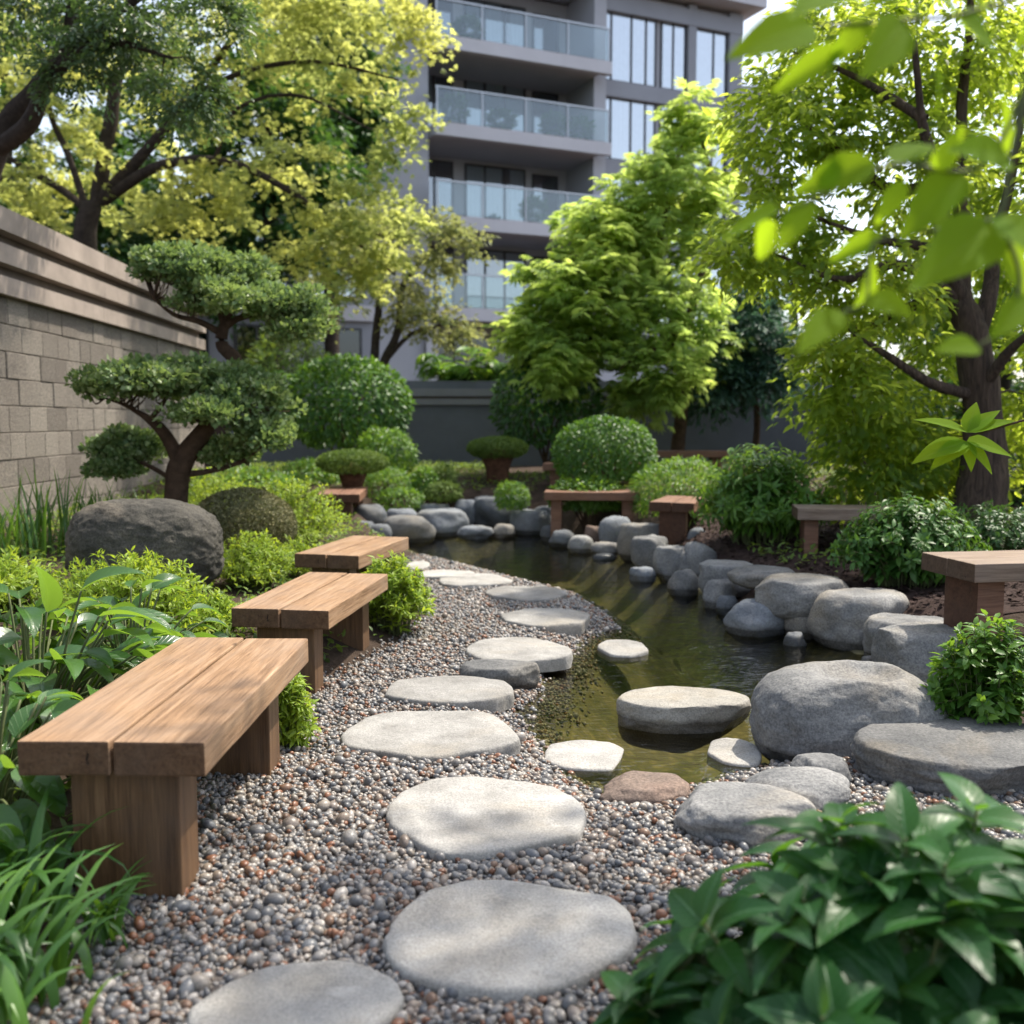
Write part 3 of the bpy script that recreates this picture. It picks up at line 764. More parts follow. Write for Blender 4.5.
# ------------------------------------------------------------------ gravel pebbles
def pebbles():
    mb = MB()
    for (ya, yb, sp, sub, r0) in ((1.75, 4.0, .0158, 1, .0085), (4.0, 9.4, .0165, 0, .0084)):
        X, Y = np.meshgrid(np.arange(-1.25, 2.1, sp), np.arange(ya, yb, sp))
        for layer in (0, 1):
            P = np.c_[X.ravel(), Y.ravel()] + rng.uniform(-.5, .5, (X.size, 2)) * sp * 1.15
            vis = np.abs(P[:, 0]) / P[:, 1] < .56
            P = P[vis]
            sg, spd = sdist(P, GRAV), sdist(P, POND)
            edge = .11 * (rng.random(len(P)) ** 2)
            k = (sg < edge) & (spd > -.10 - .15 * rng.random(len(P)) ** 3)
            for (sx, sy, rx, ry) in STONES:
                k &= ((P[:, 0] - sx) / rx) ** 2 + ((P[:, 1] - sy) / ry) ** 2 > .86
            if layer: k &= rng.random(len(P)) < .38
            P = P[k]; n = len(P)
            rr = r0 * np.exp(rng.normal(0, .28, n)); rr = np.clip(rr, .005, .024)
            if layer: rr *= np.where(rng.random(n) < .12, 1.5, 1.05)
            z = hgt(P) + .004 + rr * .35 + layer * .008
            if sub: V, F = ICO[1]
            else: V, F = ICO0
            A = rdir(n); B = unit(np.cross(A, rdir(n))); A = unit(np.c_[A[:, :2], A[:, 2] * .35]); B = unit(B - (B * A).sum(1, keepdims=True) * A); C = np.cross(A, B)
            s = rr[:, None] * np.c_[rng.uniform(1.0, 1.4, n), rng.uniform(.8, 1.1, n), rng.uniform(.6, .9, n)]
            W = V[None, :, 0, None] * A[:, None] * s[:, 0, None, None] + V[None, :, 1, None] * B[:, None] * s[:, 1, None, None] + V[None, :, 2, None] * C[:, None] * s[:, 2, None, None]
            W = W + np.c_[P, z][:, None]
            m = len(V)
            mb.add(W.reshape(-1, 3), (F[None] + (np.arange(n) * m)[:, None, None]).reshape(-1, 3))
    o = mb.build("gravel", M['pebble'])
    tag(o, "rounded mixed grey and brown pebbles of the gravel path", "gravel", kind="stuff")
_b = bmesh.new(); bmesh.ops.create_icosphere(_b, subdivisions=1, radius=1)
ICO0 = (np.array([v.co for v in _b.verts]), np.array([[v.index for v in f.verts] for f in _b.faces])); _b.free()
ICO[1] = ico(2)
pebbles()
def mulch_chips():
    n = 9000
    P = np.c_[rng.uniform(.9, 3.5, n), rng.uniform(5.3, 9.5, n)]
    P = P[mulch_keep(P)]; n = len(P)
    mb = MB(); d = rdir(n); d[:, 2] *= .3; nn = rdir(n) * .5 + np.array([0, 0, 1])
    place(mb, tmpl_diamond(.3, .02), np.c_[P, hgt(P) + .012 + rng.random(n) * .01], d, nn, rng.uniform(.025, .06, n))
    tag(mb.build("mulch", M['mulch'], smooth=False), "dark bark chips under the bushes of the right bank", "mulch", kind="stuff")
mulch_chips()

# ------------------------------------------------------------------ left stone wall
def left_wall():
    A, B = np.array([-4.05, 5.0]), np.array([-4.62, 15.0])
    L = np.linalg.norm(B - A); u = (B - A) / L; nrm = np.array([u[1], -u[0]])    # points to +X
    t = thing("garden_wall", "tan block wall with stepped concrete coping along the left bed", "wall", (A[0], A[1], 0))
    ang = math.atan2(u[1], u[0])
    t.rotation_euler = (0, 0, ang)
    # local: x along the wall, -y towards the garden
    r = np.random.default_rng(2)
    mb = MB(); H0, H1, n = 0.0, 2.28, 10
    ch = (H1 - H0) / n
    for c in range(n):
        x = -r.uniform(0, .4)
        while x < L:
            w = r.uniform(.27, .46); x1 = min(x + w, L)
            if x1 - max(x, 0) > .05:
                bx = MB(); j = r.uniform(-.006, .006)
                lo = np.array((max(x, 0) + .002, .0 + j, H0 + c * ch + .002)); hi = np.array((x1 - .002, .2, H0 + (c + 1) * ch - .002))
                e = .007
                V = []
                for (yy, ins) in ((.2, 0), (e + lo[1], 0), (lo[1], e)):
                    V += [(lo[0] + ins, yy, lo[2] + ins), (hi[0] - ins, yy, lo[2] + ins), (hi[0] - ins, yy, hi[2] - ins), (lo[0] + ins, yy, hi[2] - ins)]
                Q = [(q + k, q + (k + 1) % 4, q + 4 + (k + 1) % 4, q + 4 + k) for q in (0, 4) for k in range(4)] + [(8, 9, 10, 11)]
                mb.add(V, Q=Q)
            x = x1
    m, nt, b = new_mat('wall_blocks')
    geo = nt.nodes.new("ShaderNodeNewGeometry")
    c = ramp(nt, geo.outputs["Random Per Island"], [(0, (.165, .145, .125)), (.5, (.23, .205, .178)), (1, (.29, .26, .225))])
    c = mixc(nt, 1.0, c, ramp(nt, noise(nt, coords(nt), 60, 4, .7), [(.35, (.5, .5, .5)), (.65, (1.45, 1.42, 1.38))]), 'MULTIPLY')
    c = mixc(nt, ramp(nt, noise(nt, coords(nt, (1.2, 1, .5)), 1.5, 5, .6), [(.5, (0, 0, 0)), (.75, (.6, .6, .6))]), c, (.17, .14, .12))
    nt.links.new(c, b.inputs["Base Color"]); b.inputs["Roughness"].default_value = .92
    bump(nt, b, noise(nt, coords(nt), 38, 8, .8), 1.0, .03)
    mb.build("block_face", m, None, smooth=False).parent = t
    core = MB(); box(core, (0, .03, -.3), (L, .34, H1)); core.build("mortar_core", M['recess'], None, False).parent = t
    z = H1
    for k, (hh, gap, pr) in enumerate(((.15, .10, .07), (.16, .10, .085), (.19, 0, .10))):
        x = 0
        mbb = MB()
        while x < L:
            x1 = min(L, x + 1.9); box(mbb, (x + .002, -pr, z + .002), (x1 - .002, .34 + pr, z + hh)); x = x1
        mbb.build("coping_band", M['coping'], None, False).parent = t
        z += hh
        if gap:
            mc = MB(); box(mc, (.002, .03, z - .001), (L - .002, .3, z + gap + .001)); mc.build("coping_recess", M['recess'], None, False).parent = t
            z += gap
left_wall()

# ------------------------------------------------------------------ back wall
def back_wall():
    t = thing("rear_wall", "low slate grey rendered wall behind the pond with banded coping", "wall", (-4.7, 16.6, 0))
    t.rotation_euler = (0, 0, R(3))
    L = 16
    a = MB(); box(a, (0, 0, -.4), (L, .3, 1.50)); a.build("panel", M['wall_dark'], None, False).parent = t
    for z0, z1, p in ((1.502, 1.60, .05), (1.645, 1.77, .06)):
        c = MB(); box(c, (-.02, -p, z0), (L + .02, .3 + p, z1)); c.build("coping_band", M['coping_dark'], None, False).parent = t
    c = MB(); box(c, (.01, -.01, 1.60), (L - .01, .29, 1.646)); c.build("coping_recess", M['recess'], None, False).parent = t
    c = MB(); box(c, (.01, .02, 1.769), (L - .01, .27, 1.90)); c.build("parapet", M['wall_dark'], None, False).parent = t
back_wall()

# ------------------------------------------------------------------ apartment building
def building():
    ang = math.atan2(.407, .914)
    t = thing("apartment_building", "grey apartment block with glass fronted balconies behind the garden", "building", (2.8, 33, 0))
    t.rotation_euler = (0, 0, ang)
    def part(mb, name, mat, p=t):
        o = mb.build(name, M[mat], None, False); o.parent = p; return o
    fl = [1.65, 4.59, 7.27, 9.93, 12.4]; top = 14.95
    FH = 2.8
    # main masses (local x along the facade, y into the house)
    w = MB()
    box(w, (-5.8, 1.9, 0), (0, 9, top))                     # behind the balconies
    box(w, (0, .30, 0), (5.6, 9, top))                      # behind the window bay
    box(w, (-7.6, -.05, 0), (-5.8, 9, top + .1))            # solid pier to the left
    part(w, "wall", 'render_grey')
    w = MB(); box(w, (-.22, -.02, 0), (.22, 2.0, top)); part(w, "wall_fin", 'render_grey')
    w = MB(); box(w, (-5.98, -.25, 0), (-5.62, .5, 4.5)); part(w, "column", 'fascia')
    r = MB(); box(r, (-7.9, -.5, top + .1), (6.1, 9.3, top + .4)); part(r, "roof_slab", 'fascia')
    # balconies
    for k, z in enumerate(fl[1:]):
        s = MB(); box(s, (-5.78, -.62, z - .36), (.10, -.40, z + .02)); bs = part(s, "balcony_slab", 'fascia')
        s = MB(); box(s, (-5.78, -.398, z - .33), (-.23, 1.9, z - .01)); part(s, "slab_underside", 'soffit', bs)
        gl = MB(); box(gl, (-5.75, -.56, z + .06), (.0, -.545, z + .98)); rg = part(gl, "glass_railing", 'glass_rail')
        for x in np.linspace(-5.72, -.02, 5):
            p = MB(); box(p, (x - .02, -.60, z + .022), (x + .02, -.565, z + .98)); part(p, "rail_post", 'rail', rg)
        p = MB(); box(p, (-5.76, -.60, z + .982), (.03, -.53, z + 1.03)); part(p, "handrail", 'rail', rg)
    def window(x0, x1, z0, z1, y, mull, glass='glass', curtain=None):
        f = MB(); e = .06
        box(f, (x0, y - .06, z0), (x1, y + .0, z0 + e)); box(f, (x0, y - .06, z1 - e), (x1, y, z1))
        for x in [x0 + e / 2, *mull, x1 - e / 2]: box(f, (x - e / 2, y - .058, z0 + e), (x + e / 2, y - .002, z1 - e))
        wd = part(f, "window", 'frame_dark')
        g_ = MB(); V = [(x0, y - .03, z0), (x1, y - .03, z0), (x1, y - .03, z1), (x0, y - .03, z1)]; g_.add(V, Q=[(0, 1, 2, 3)])
        part(g_, "pane", glass, wd)
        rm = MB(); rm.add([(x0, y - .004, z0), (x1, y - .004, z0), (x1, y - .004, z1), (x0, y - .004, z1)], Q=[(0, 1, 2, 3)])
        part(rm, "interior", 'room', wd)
        if curtain:
            c = MB()
            for (a, b_) in curtain:
                n = 30; xx = np.linspace(a, b_, n); yy = y - .018 + .006 * np.sin(xx * 40)
                V = np.r_[np.c_[xx, yy, np.full(n, z0 + .06)], np.c_[xx, yy, np.full(n, z1 - .06)]]
                c.add(V, Q=[(i, i + 1, n + i + 1, n + i) for i in range(n - 1)])
            part(c, "curtain", 'curtain', wd)
        return wd
    for k, z in enumerate([fl[0], *fl[1:]]):
        zt = z + 2.22
        if k:
            window(-5.6, -4.3, z + .03, zt, 1.9, [-4.95], 'glass', [(-5.55, -5.0)] if k % 2 else None)
            window(-3.9, -1.75, z + .03, zt, 1.9, [-3.2, -2.5], 'glass', [(-3.85, -3.25), (-3.15, -2.55), (-2.45, -1.8)] if k % 2 else [(-3.85, -2.6), (-2.3, -1.8)])
            window(-1.5, -.55, z + .03, zt - .1, 1.9, [], 'glass')
        else:
            window(-5.6, -.4, z, 4.0, 1.9, [-4.3, -3, -1.7], 'glass_dim')
    for z in fl[1:]:
        z0, z1 = z - .35 + .1, z + 2.05
        window(.28, 2.25, z0, z1, .30, [.55, 1.3, 1.85], 'glass_mirror', [(.35, 2.2)])  # full-width pale curtains added in the bay, standing in for reflected bright sky
        window(2.42, 3.4, z0, z1, .30, [2.9], 'glass_mirror', [(2.45, 3.37)])
        window(3.75, 5.05, z0, z1, .30, [4.5], 'glass_mirror', [(3.8, 5.0)])
    b = MB()
    for z in [*fl[1:], top + .1]:
        zz = z - .26
        box(b, (.22, .10, zz - .50), (5.6, .298, zz))
    for x0, x1 in ((3.42, 3.73), (5.07, 5.6)): box(b, (x0, .12, 0), (x1, .296, top))
    part(b, "facade_band", 'render_dark')
    # lower wing to the left
    w = MB(); box(w, (-17, -.3, 0), (-7.62, 8, 7.2)); part(w, "wing_wall", 'render_dark')
    b = MB(); box(b, (-17.1, -.45, 4.1), (-7.64, -.302, 4.55)); part(b, "wing_band", 'fascia')
    for x in (-16.2, -13.9, -11.6, -9.6):
        window(x, x + 1.5, 4.75, 6.7, -.302, [x + .75], 'glass_mirror', [(x + .1, x + 1.1)])
        window(x, x + 1.6, 1.9, 3.9, -.302, [x + .6], 'glass_dim')
    return t
building()
def far_block():
    t = thing("neighbour_building", "pale block just showing beyond the roof corner of the apartment block", "building", (17, 52, 0))
    w = MB(); box(w, (-7, 0, 0), (-3.4, 10, 17.5)); w.build("wall", M['fascia'], t, False, origin=(0, 0, 0))
    w = MB(); box(w, (-7.3, -.3, 17.5), (-3.2, 10.3, 17.9)); w.build("roof_slab", M['render_grey'], t, False, origin=(0, 0, 0))
    for z in (2, 5, 8, 11, 14):
        for x in (-6.4,):
            f = MB(); box(f, (x, -.05, z), (x + 2.4, -.002, z + 1.7)); f = f.build("window", M['frame_dark'], t, False, origin=(0, 0, 0))
            p = MB(); box(p, (x + .08, -.07, z + .08), (x + 2.32, -.052, z + 1.62)); q = p.build("pane", M['glass_mirror'], None, False); q.parent = f
far_block()

# ------------------------------------------------------------------ plants: generators
UP = np.array([0, 0, 1.0])
def sprays(C, DV, length, n, size, width=.35, droop=.25, jit=.5):
    """n leaves along each of the flat twigs that start at C and run along DV"""
    K = len(C); DV = unit(DV)
    t = rng.random((K, n)) ** .8
    side = unit(np.cross(DV, UP + rng.normal(0, .25, (K, 3))))
    sg = np.where(rng.random((K, n)) < .5, -1, 1)[..., None]
    ln = np.broadcast_to(np.asarray(length), (K,))[:, None]
    P = C[:, None] + DV[:, None] * (t * ln)[..., None] + side[:, None] * sg * (rng.random((K, n)) * width * ln * (1 - .6 * t))[..., None]
    P = P + rng.normal(0, .07, (K, n, 3)) * ln[..., None]
    P[..., 2] -= droop * ln * t ** 2
    d = side[:, None] * sg * .8 + DV[:, None] * .7 + rng.normal(0, jit * .6, (K, n, 3)); d[..., 2] -= droop
    nr = UP + rng.normal(0, jit, (K, n, 3))
    S = rng.uniform(.65, 1.2, (K, n)) * size
    return P.reshape(-1, 3), d.reshape(-1, 3), nr.reshape(-1, 3), S.ravel()

def in_blob(c, r, k, shell=.45, up=0.0):
    d = rdir(k); d[:, 2] = d[:, 2] + up; d = unit(d)
    rr = (shell + (1 - shell) * rng.random(k)) ** .6
    return np.asarray(c) + d * np.asarray(r) * rr[:, None], d

def tree(name, label, limbs, blobs, leaf, mat, bark, size, nleaf, nspray=3, slen=.35, cat="tree", droop=.25, twig=.012, sides=10, width=.35, jit=.5, group=None, shell=.45, trunk_rough=.12):
    base = limbs[0][0][0]
    t = thing(name, label, cat, tuple(base), group)
    tb = MB(); LP, LR = [], []
    for pts, radii in limbs:
        C = catmull(pts, 7)
        wob = np.stack([fbm(C * 1.5, 11 + k, 2) - .5 for k in range(3)], 1) * .25 * np.linspace(0, 1, len(C))[:, None] * min(1, radii[0] * 6)
        wob[0] = 0
        C = C + wob
        tube(tb, C, radii, sides, trunk_rough)
        LP.append(C[len(C) // 4:]); LR.append(np.interp(np.linspace(0, 1, len(C)), np.linspace(0, 1, len(radii)), radii)[len(C) // 4:])
    LP, LR = np.concatenate(LP), np.concatenate(LR)
    CC, DD = [], []
    for (c, r, k) in blobs:
        P, d = in_blob(c, r, k, shell)
        CC.append(P); DD.append(d)
    CC, DD = np.concatenate(CC), np.concatenate(DD)
    # grow twigs outwards, each from the closest piece of wood made so far
    order = np.argsort(np.min(np.linalg.norm(CC[:, None] - LP[None, ::3], axis=2), 1))
    pool, poolr = [LP], [LR]
    allp, allr = LP, LR
    for q, i in enumerate(order):
        c = CC[i]
        d = np.linalg.norm(allp - c, axis=1) + .35 * np.maximum(0, allp[:, 2] - c[2])
        j = int(np.argmin(d)); p0 = allp[j]; L = np.linalg.norm(c - p0)
        mid = p0 + (c - p0) * .5 + rng.normal(0, .07, 3) * L + UP * .1 * L
        C = catmull([p0, mid, c], 4)
        r0 = min(allr[j] * .8, twig * (.5 + L)); r1 = max(.0025, r0 * .45)
        tube(tb, C, (r0, r1), 5 if r0 > .006 else 4)
        allp = np.vstack([allp, C[2:]]); allr = np.concatenate([allr, np.linspace(r0, r1, len(C))[2:]])
    tb.build("trunk", M[bark], t)
    lb = MB()
    C3 = np.repeat(CC, nspray, 0); D3 = np.repeat(DD, nspray, 0) * np.array([1, 1, .5]) + rng.normal(0, .65, (len(C3), 3)) * np.array([1, 1, .45])
    C3 = C3 - unit(D3) * slen * .25
    P, d, nr, S = sprays(C3, D3, slen * rng.uniform(.7, 1.25, len(C3)), nleaf, size, width, droop, jit)
    place(lb, leaf, P, d, nr, S)
    lb.build("crown", M[mat], t)
    return t

def bb(x0, x1, y0, y1, Y):
    """centre and radii (world) of a picture box at depth Y"""
    a, b = D(x0, (y0 + y1) / 2, Y), D(x1, (y0 + y1) / 2, Y)
    tp, bt = D((x0 + x1) / 2, y0, Y), D((x0 + x1) / 2, y1, Y)
    return np.array([(a.x + b.x) / 2, Y, (tp.z + bt.z) / 2]), (b.x - a.x) / 2, (tp.z - bt.z) / 2

def dome(name, label, box_, Y, mat, size, n, cat="shrub", leaf=None, lump=.16, ratio=.9, fuzz=.1, low=-.75, group=None, out=.7, stem=True, part="foliage", bark='bark_brown', lumpf=2.2, clip=False):
    x0, x1, y0, y1 = box_
    c, rx, rz = bb(x0, x1, y0, y1, Y); ry = rx * ratio
    zb = gz(c[0], c[1])
    t = thing(name, label, cat, (c[0], c[1], zb), group)
    mb = MB()
    d = rdir(n * 2); d = d[d[:, 2] > low][:n]; k = len(d)
    f = 1 + lump * 2 * (fbm(d * lumpf + c, 5, 3) - .5)
    depth = np.where(rng.random(k) < .75, np.abs(rng.normal(0, fuzz, k)), rng.random(k) * .5)
    P = c + d * np.array([rx, ry, rz]) * (f - depth)[:, None]
    nr = unit(d / np.array([rx, ry, rz]))
    if clip: dr, nn = nr * .5 + rdir(k) * .8, nr + rdir(k) * .6
    else:
        dr = nr * out + rdir(k) * .6 - UP * .35
        nn = nr * .8 + UP * .5 + rdir(k) * .45
    place(mb, leaf or LEAF, P, dr, nn, size * rng.uniform(.6, 1.25, k))
    mb.build(part, M[mat], t)
    if stem:
        s = MB()
        for q in range(6):
            e = c + rdir(1)[0] * np.array([rx, ry, rz]) * .55; e[2] = c[2] + abs(e[2] - c[2]) * .4
            b0 = np.array([c[0] + rng.normal(0, .05), c[1] + rng.normal(0, .05), zb - .05])
            tube(s, catmull([b0, (b0 + e) / 2 + rng.normal(0, .04, 3), e], 4), (.025 * max(.5, rx), .008), 6)
        s.build("stem", M[bark], t)
    return t

def bush(name, label, box_, Y, mat, size, nstem, per, cat="shrub", leaf=None, ratio=.9, spread=1.0, group=None, upright=.5, tuft=True, droop=.3, stem_mat='stem', part="foliage", stem_r=.005):
    """many stems that fan out from the ground and carry leaves all the way"""
    x0, x1, y0, y1 = box_
    c, rx, rz = bb(x0, x1, y0, y1, Y); ry = rx * ratio
    zb = gz(c[0], c[1]); zt = c[2] + rz; H = zt - zb
    t = thing(name, label, cat, (c[0], c[1], zb), group)
    sm, lb = MB(), MB()
    a = rng.random(nstem) * 2 * math.pi; rr = np.sqrt(rng.random(nstem)) * spread * 1.1
    E = np.c_[c[0] + rx * rr * np.cos(a), c[1] + ry * rr * np.sin(a), zb + H * (1 - .55 * rr ** 2.4) * rng.uniform(.72, 1.0, nstem)]
    B = np.c_[c[0] + rx * rr * np.cos(a) * .4, c[1] + ry * rr * np.sin(a) * .4, np.full(nstem, zb - .02)]
    Mi = (B + E) / 2 + np.c_[(B - E)[:, :2] * .18, H * .14 * np.ones(nstem)] + rng.normal(0, .02, (nstem, 3))
    PP, DR, NN, SS = [], [], [], []
    for i in range(nstem):
        C = catmull([B[i], Mi[i], E[i]], 5)
        tube(sm, C, (stem_r, stem_r * .4), 4)
        T = unit(np.gradient(C, axis=0))
        tt = 1 - (rng.random(per) ** 1.3) * .78
        f = tt * (len(C) - 1); k = np.minimum(f.astype(int), len(C) - 2); w = (f - k)[:, None]
        P = C[k] * (1 - w) + C[k + 1] * w; tg = T[k]
        ph = np.arange(per) * 2.4 + rng.random() * 6
        s1 = unit(np.cross(tg, np.array([.3, .2, 1.]))); s2 = np.cross(tg, s1)
        o = s1 * np.cos(ph)[:, None] + s2 * np.sin(ph)[:, None]
        d = o * .9 + tg * upright + rng.normal(0, .2, (per, 3)) - UP * droop * (1 - tt)[:, None]
        PP.append(P + o * stem_r); DR.append(d); NN.append(tg * .8 + UP * .6 + rng.normal(0, .3, (per, 3)))
        SS.append(size * rng.uniform(.6, 1.15, per) * (1.05 - .35 * tt))
    place(lb, leaf or LEAF, np.concatenate(PP), np.concatenate(DR), np.concatenate(NN), np.concatenate(SS))
    sm.build("stem", M[stem_mat], t)
    lb.build(part, M[mat], t, lf=leaf is not None and len(leaf) > 2)
    return t

def blades(name, label, x, y, n, length, width, mat='l_blade', cat="plant", arch=.6, spread=.08, group=None, lean=(0, 0), zoff=0):
    zb = gz(x, y) + zoff
    t = thing(name, label, cat, (x, y, zb), group)
    mb = MB(); seg = 8
    a = rng.random(n) * 6.283; L = length * rng.uniform(.65, 1.1, n); ar = arch * rng.uniform(.5, 1.3, n)
    s = np.linspace(0, 1, seg + 1)
    for i in range(n):
        h = np.array([math.cos(a[i]), math.sin(a[i]), 0]) + np.array([*lean, 0]); 
        th = ar[i] * 1.9 * s ** 1.3 + .12
        dx = np.cumsum(np.r_[0, np.sin(th[:-1])]) * L[i] / seg; dz = np.cumsum(np.r_[0, np.cos(th[:-1])]) * L[i] / seg
        C = np.array([x, y, zb - .01]) + np.array([rng.normal(0, spread), rng.normal(0, spread), 0]) + h[None] * dx[:, None] + UP * dz[:, None]
        sd = unit(np.cross(h, UP)); sd = sd * math.cos(.3) + UP * .1 * rng.normal()
        wd = width * rng.uniform(.7, 1.2) * np.minimum(1, .55 + s * 1.6) * (1 - s ** 2.5) + .0006
        nrm = np.cross(unit(np.gradient(C, axis=0)), sd)
        V = np.concatenate([C - sd * wd[:, None] / 2, C - nrm * (wd * .18)[:, None], C + sd * wd[:, None] / 2])
        m = seg + 1
        Q = [(k, k + m, k + m + 1, k + 1) for k in range(seg)] + [(k + m, k + 2 * m, k + 2 * m + 1, k + m + 1) for k in range(seg)]
        mb.add(V, Q=Q)
    mb.build("leaf_blade", M[mat], t)
    return t

def fern(name, label, x, y, zb, n, L, mat='l_mid', cat="fern", group=None):
    t = thing(name, label, cat, (x, y, zb), group)
    mb, st = MB(), MB()
    for i in range(n):
        a = i / n * 6.283 + rng.normal(0, .3); h = np.array([math.cos(a), math.sin(a), 0]); l = L * rng.uniform(.7, 1.1); up = rng.uniform(.9, 1.5)
        s = np.linspace(0, 1, 16)
        C = np.array([x, y, zb]) + h * (s * l * .5)[:, None] + UP * (l * (up * s - .75 * up * s ** 2.6))[:, None]
        tube(st, C, (.006, .002), 4)
        T = unit(np.gradient(C, axis=0)); sd = unit(np.cross(T, UP + h * .01))
        for sg in (-1, 1):
            ln = l * .26 * np.sin(np.pi * (s * .85 + .12)) + .01
            place(mb, LEAFN, C, sd * sg + T * .5 - UP * .15, UP + rng.normal(0, .2, (16, 3)), ln)
    st.build("stem", M['stem'], t); mb.build("frond", M[mat], t)
    return t

# ------------------------------------------------------------------ trees
def pl(*pp): return [np.array(D(x, y, Y)) for x, y, Y in pp]
def blob(x0, x1, y0, y1, Y, k, ratio=1.0):
    c, rx, rz = bb(x0, x1, y0, y1, Y); return (c, np.array([rx, max(rx, rz) * ratio, rz]), k)
def at_ground(x, y): return np.array([x, y, gz(x, y) - .1])

# golden tree behind the block wall
p0 = np.array(D(84, 262, 15.5)); p0[2] = .0
tree("spreading_tree", "golden green tree with a forked dark trunk rising behind the block wall",
     [([p0, *pl((86, 262, 15.5), (97, 205, 15.5))], (.2, .17, .155)),
      (pl((97, 205, 15.5), (112, 110, 15.4), (130, 20, 15.4), (140, -70, 15.3)), (.12, .10, .07, .035)),
      (pl((100, 200, 15.5), (140, 158, 15.2), (190, 95, 14.9), (240, 30, 14.6), (300, -30, 14.4)), (.105, .085, .065, .045, .02)),
      (pl((104, 200, 15.5), (160, 166, 15.0), (225, 162, 14.6), (290, 190, 14.2), (345, 232, 14.0), (395, 272, 13.7)), (.095, .075, .06, .045, .028, .012)),
      (pl((190, 95, 14.9), (250, 70, 14.4), (320, 62, 14), (400, 80, 13.6)), (.045, .035, .026, .01)),
      (pl((215, 160, 14.6), (235, 110, 14.4), (300, 95, 14.2), (370, 130, 14)), (.035, .03, .022, .01)),
      (pl((92, 225, 15.5), (70, 160, 15.6), (50, 110, 15.6), (40, 40, 15.6)), (.06, .05, .04, .02)),
      (pl((93, 215, 15.5), (62, 190, 15.8), (20, 165, 16), (-40, 130, 16)), (.07, .06, .04, .02))],
     [blob(120, 330, -60, 120, 14.8, 58), blob(250, 400, -40, 100, 14.0, 42), blob(20, 170, 60, 200, 15.8, 24), blob(190, 330, 110, 200, 14.3, 18),
      blob(150, 250, 170, 235, 14.8, 20), blob(320, 425, 180, 270, 13.7, 26), blob(280, 370, 190, 290, 13.8, 12), blob(370, 420, 60, 165, 13.8, 8), blob(-60, 110, 120, 240, 16.2, 34), blob(390, 455, -10, 40, 13.6, 9), blob(-60, 120, -50, 100, 16, 40)],
     FAN5, 'l_gold', 'bark', .085, 16, 4, .55, shell=.1, droop=.3, jit=.6, twig=.008)
# nearer dark tree at the upper left
q0 = np.array([-6.1, 10.2, 0.0])
tree("leaning_tree", "dark blue green tree leaning in over the near end of the wall",
     [([q0, np.array([-5.7, 10.1, 2.0]), *pl((-5, 150, 10.0), (38, 85, 9.9), (62, 30, 9.8), (75, -40, 9.7))], (.15, .14, .125, .095, .07, .04)),
      (pl((-5, 150, 10.0), (28, 125, 9.7), (50, 75, 9.4), (110, 40, 9.0), (170, 55, 8.8)), (.095, .08, .06, .035, .012)),
      (pl((50, 75, 9.4), (75, 50, 9.3), (120, 10, 9.2), (180, -30, 9.1)), (.08, .06, .04, .02))],
     [blob(60, 200, -40, 75, 9.2, 60), blob(150, 225, 55, 130, 8.9, 22), blob(-40, 80, -50, 40, 9.8, 40), blob(190, 250, -30, 60, 9.0, 16), blob(30, 110, 30, 90, 9.2, 14)],
     DIA, 'l_near', 'bark', .062, 24, 4, .32, shell=.1, droop=.4)
# dark evergreens far behind
for (x0, x1, y0, y1, Y, lab) in ((190, 350, 20, 300, 23, "dark evergreen tree showing below the golden tree"),
                                 (-140, 150, -60, 330, 21, "dark evergreen tree behind the near end of the block wall"),
                                 (70, 270, 40, 330, 26, "dark evergreen tree in the gap between the golden tree's trunk and the cloud pruned tree"),
                                 (262, 392, -60, 190, 27, "tall dark evergreen against the apartment block's left pier")):
    c, rx, rz = bb(x0, x1, y0, y1, Y)
    b0 = np.array([c[0], Y, 0.])
    tree("evergreen_tree", lab, [([b0, c - UP * rz * .5, c, c + UP * rz * .8], (.22, .18, .12, .04))],
         [(c, np.array([rx, rx, rz]) * .95, 120), (c - UP * rz * .5, np.array([rx * .9, rx * .9, rz * .5]), 50)],
         DIA, 'l_dark', 'bark', .2, 26, 4, .8, group="dark evergreens behind the wall", shell=.2)
# olive toned small tree in front of the facade
tree("olive_tree", "slender multi stemmed tree with dull olive foliage before the facade",
     [([np.array([-2.75, 19, .0]), *pl((372, 390, 19), (376, 330, 19), (378, 290, 19), (360, 240, 19))], (.10, .09, .08, .06, .03)),
      ([np.array([-2.6, 19, .0]), *pl((380, 380, 19), (398, 330, 19), (402, 285, 18.9), (430, 245, 18.8))], (.10, .09, .07, .05, .03)),
      (pl((386, 360, 19), (410, 335, 18.9), (440, 325, 18.8), (465, 315, 18.6)), (.05, .04, .03, .015))],
     [blob(320, 450, 225, 295, 18.9, 44), blob(410, 480, 215, 268, 18.6, 20), blob(395, 470, 300, 345, 18.6, 22), blob(330, 395, 200, 250, 19, 18), blob(300, 350, 270, 320, 19.3, 8)],
     DIA, 'l_olive', 'bark', .12, 18, 4, .5, shell=.15, droop=.3)
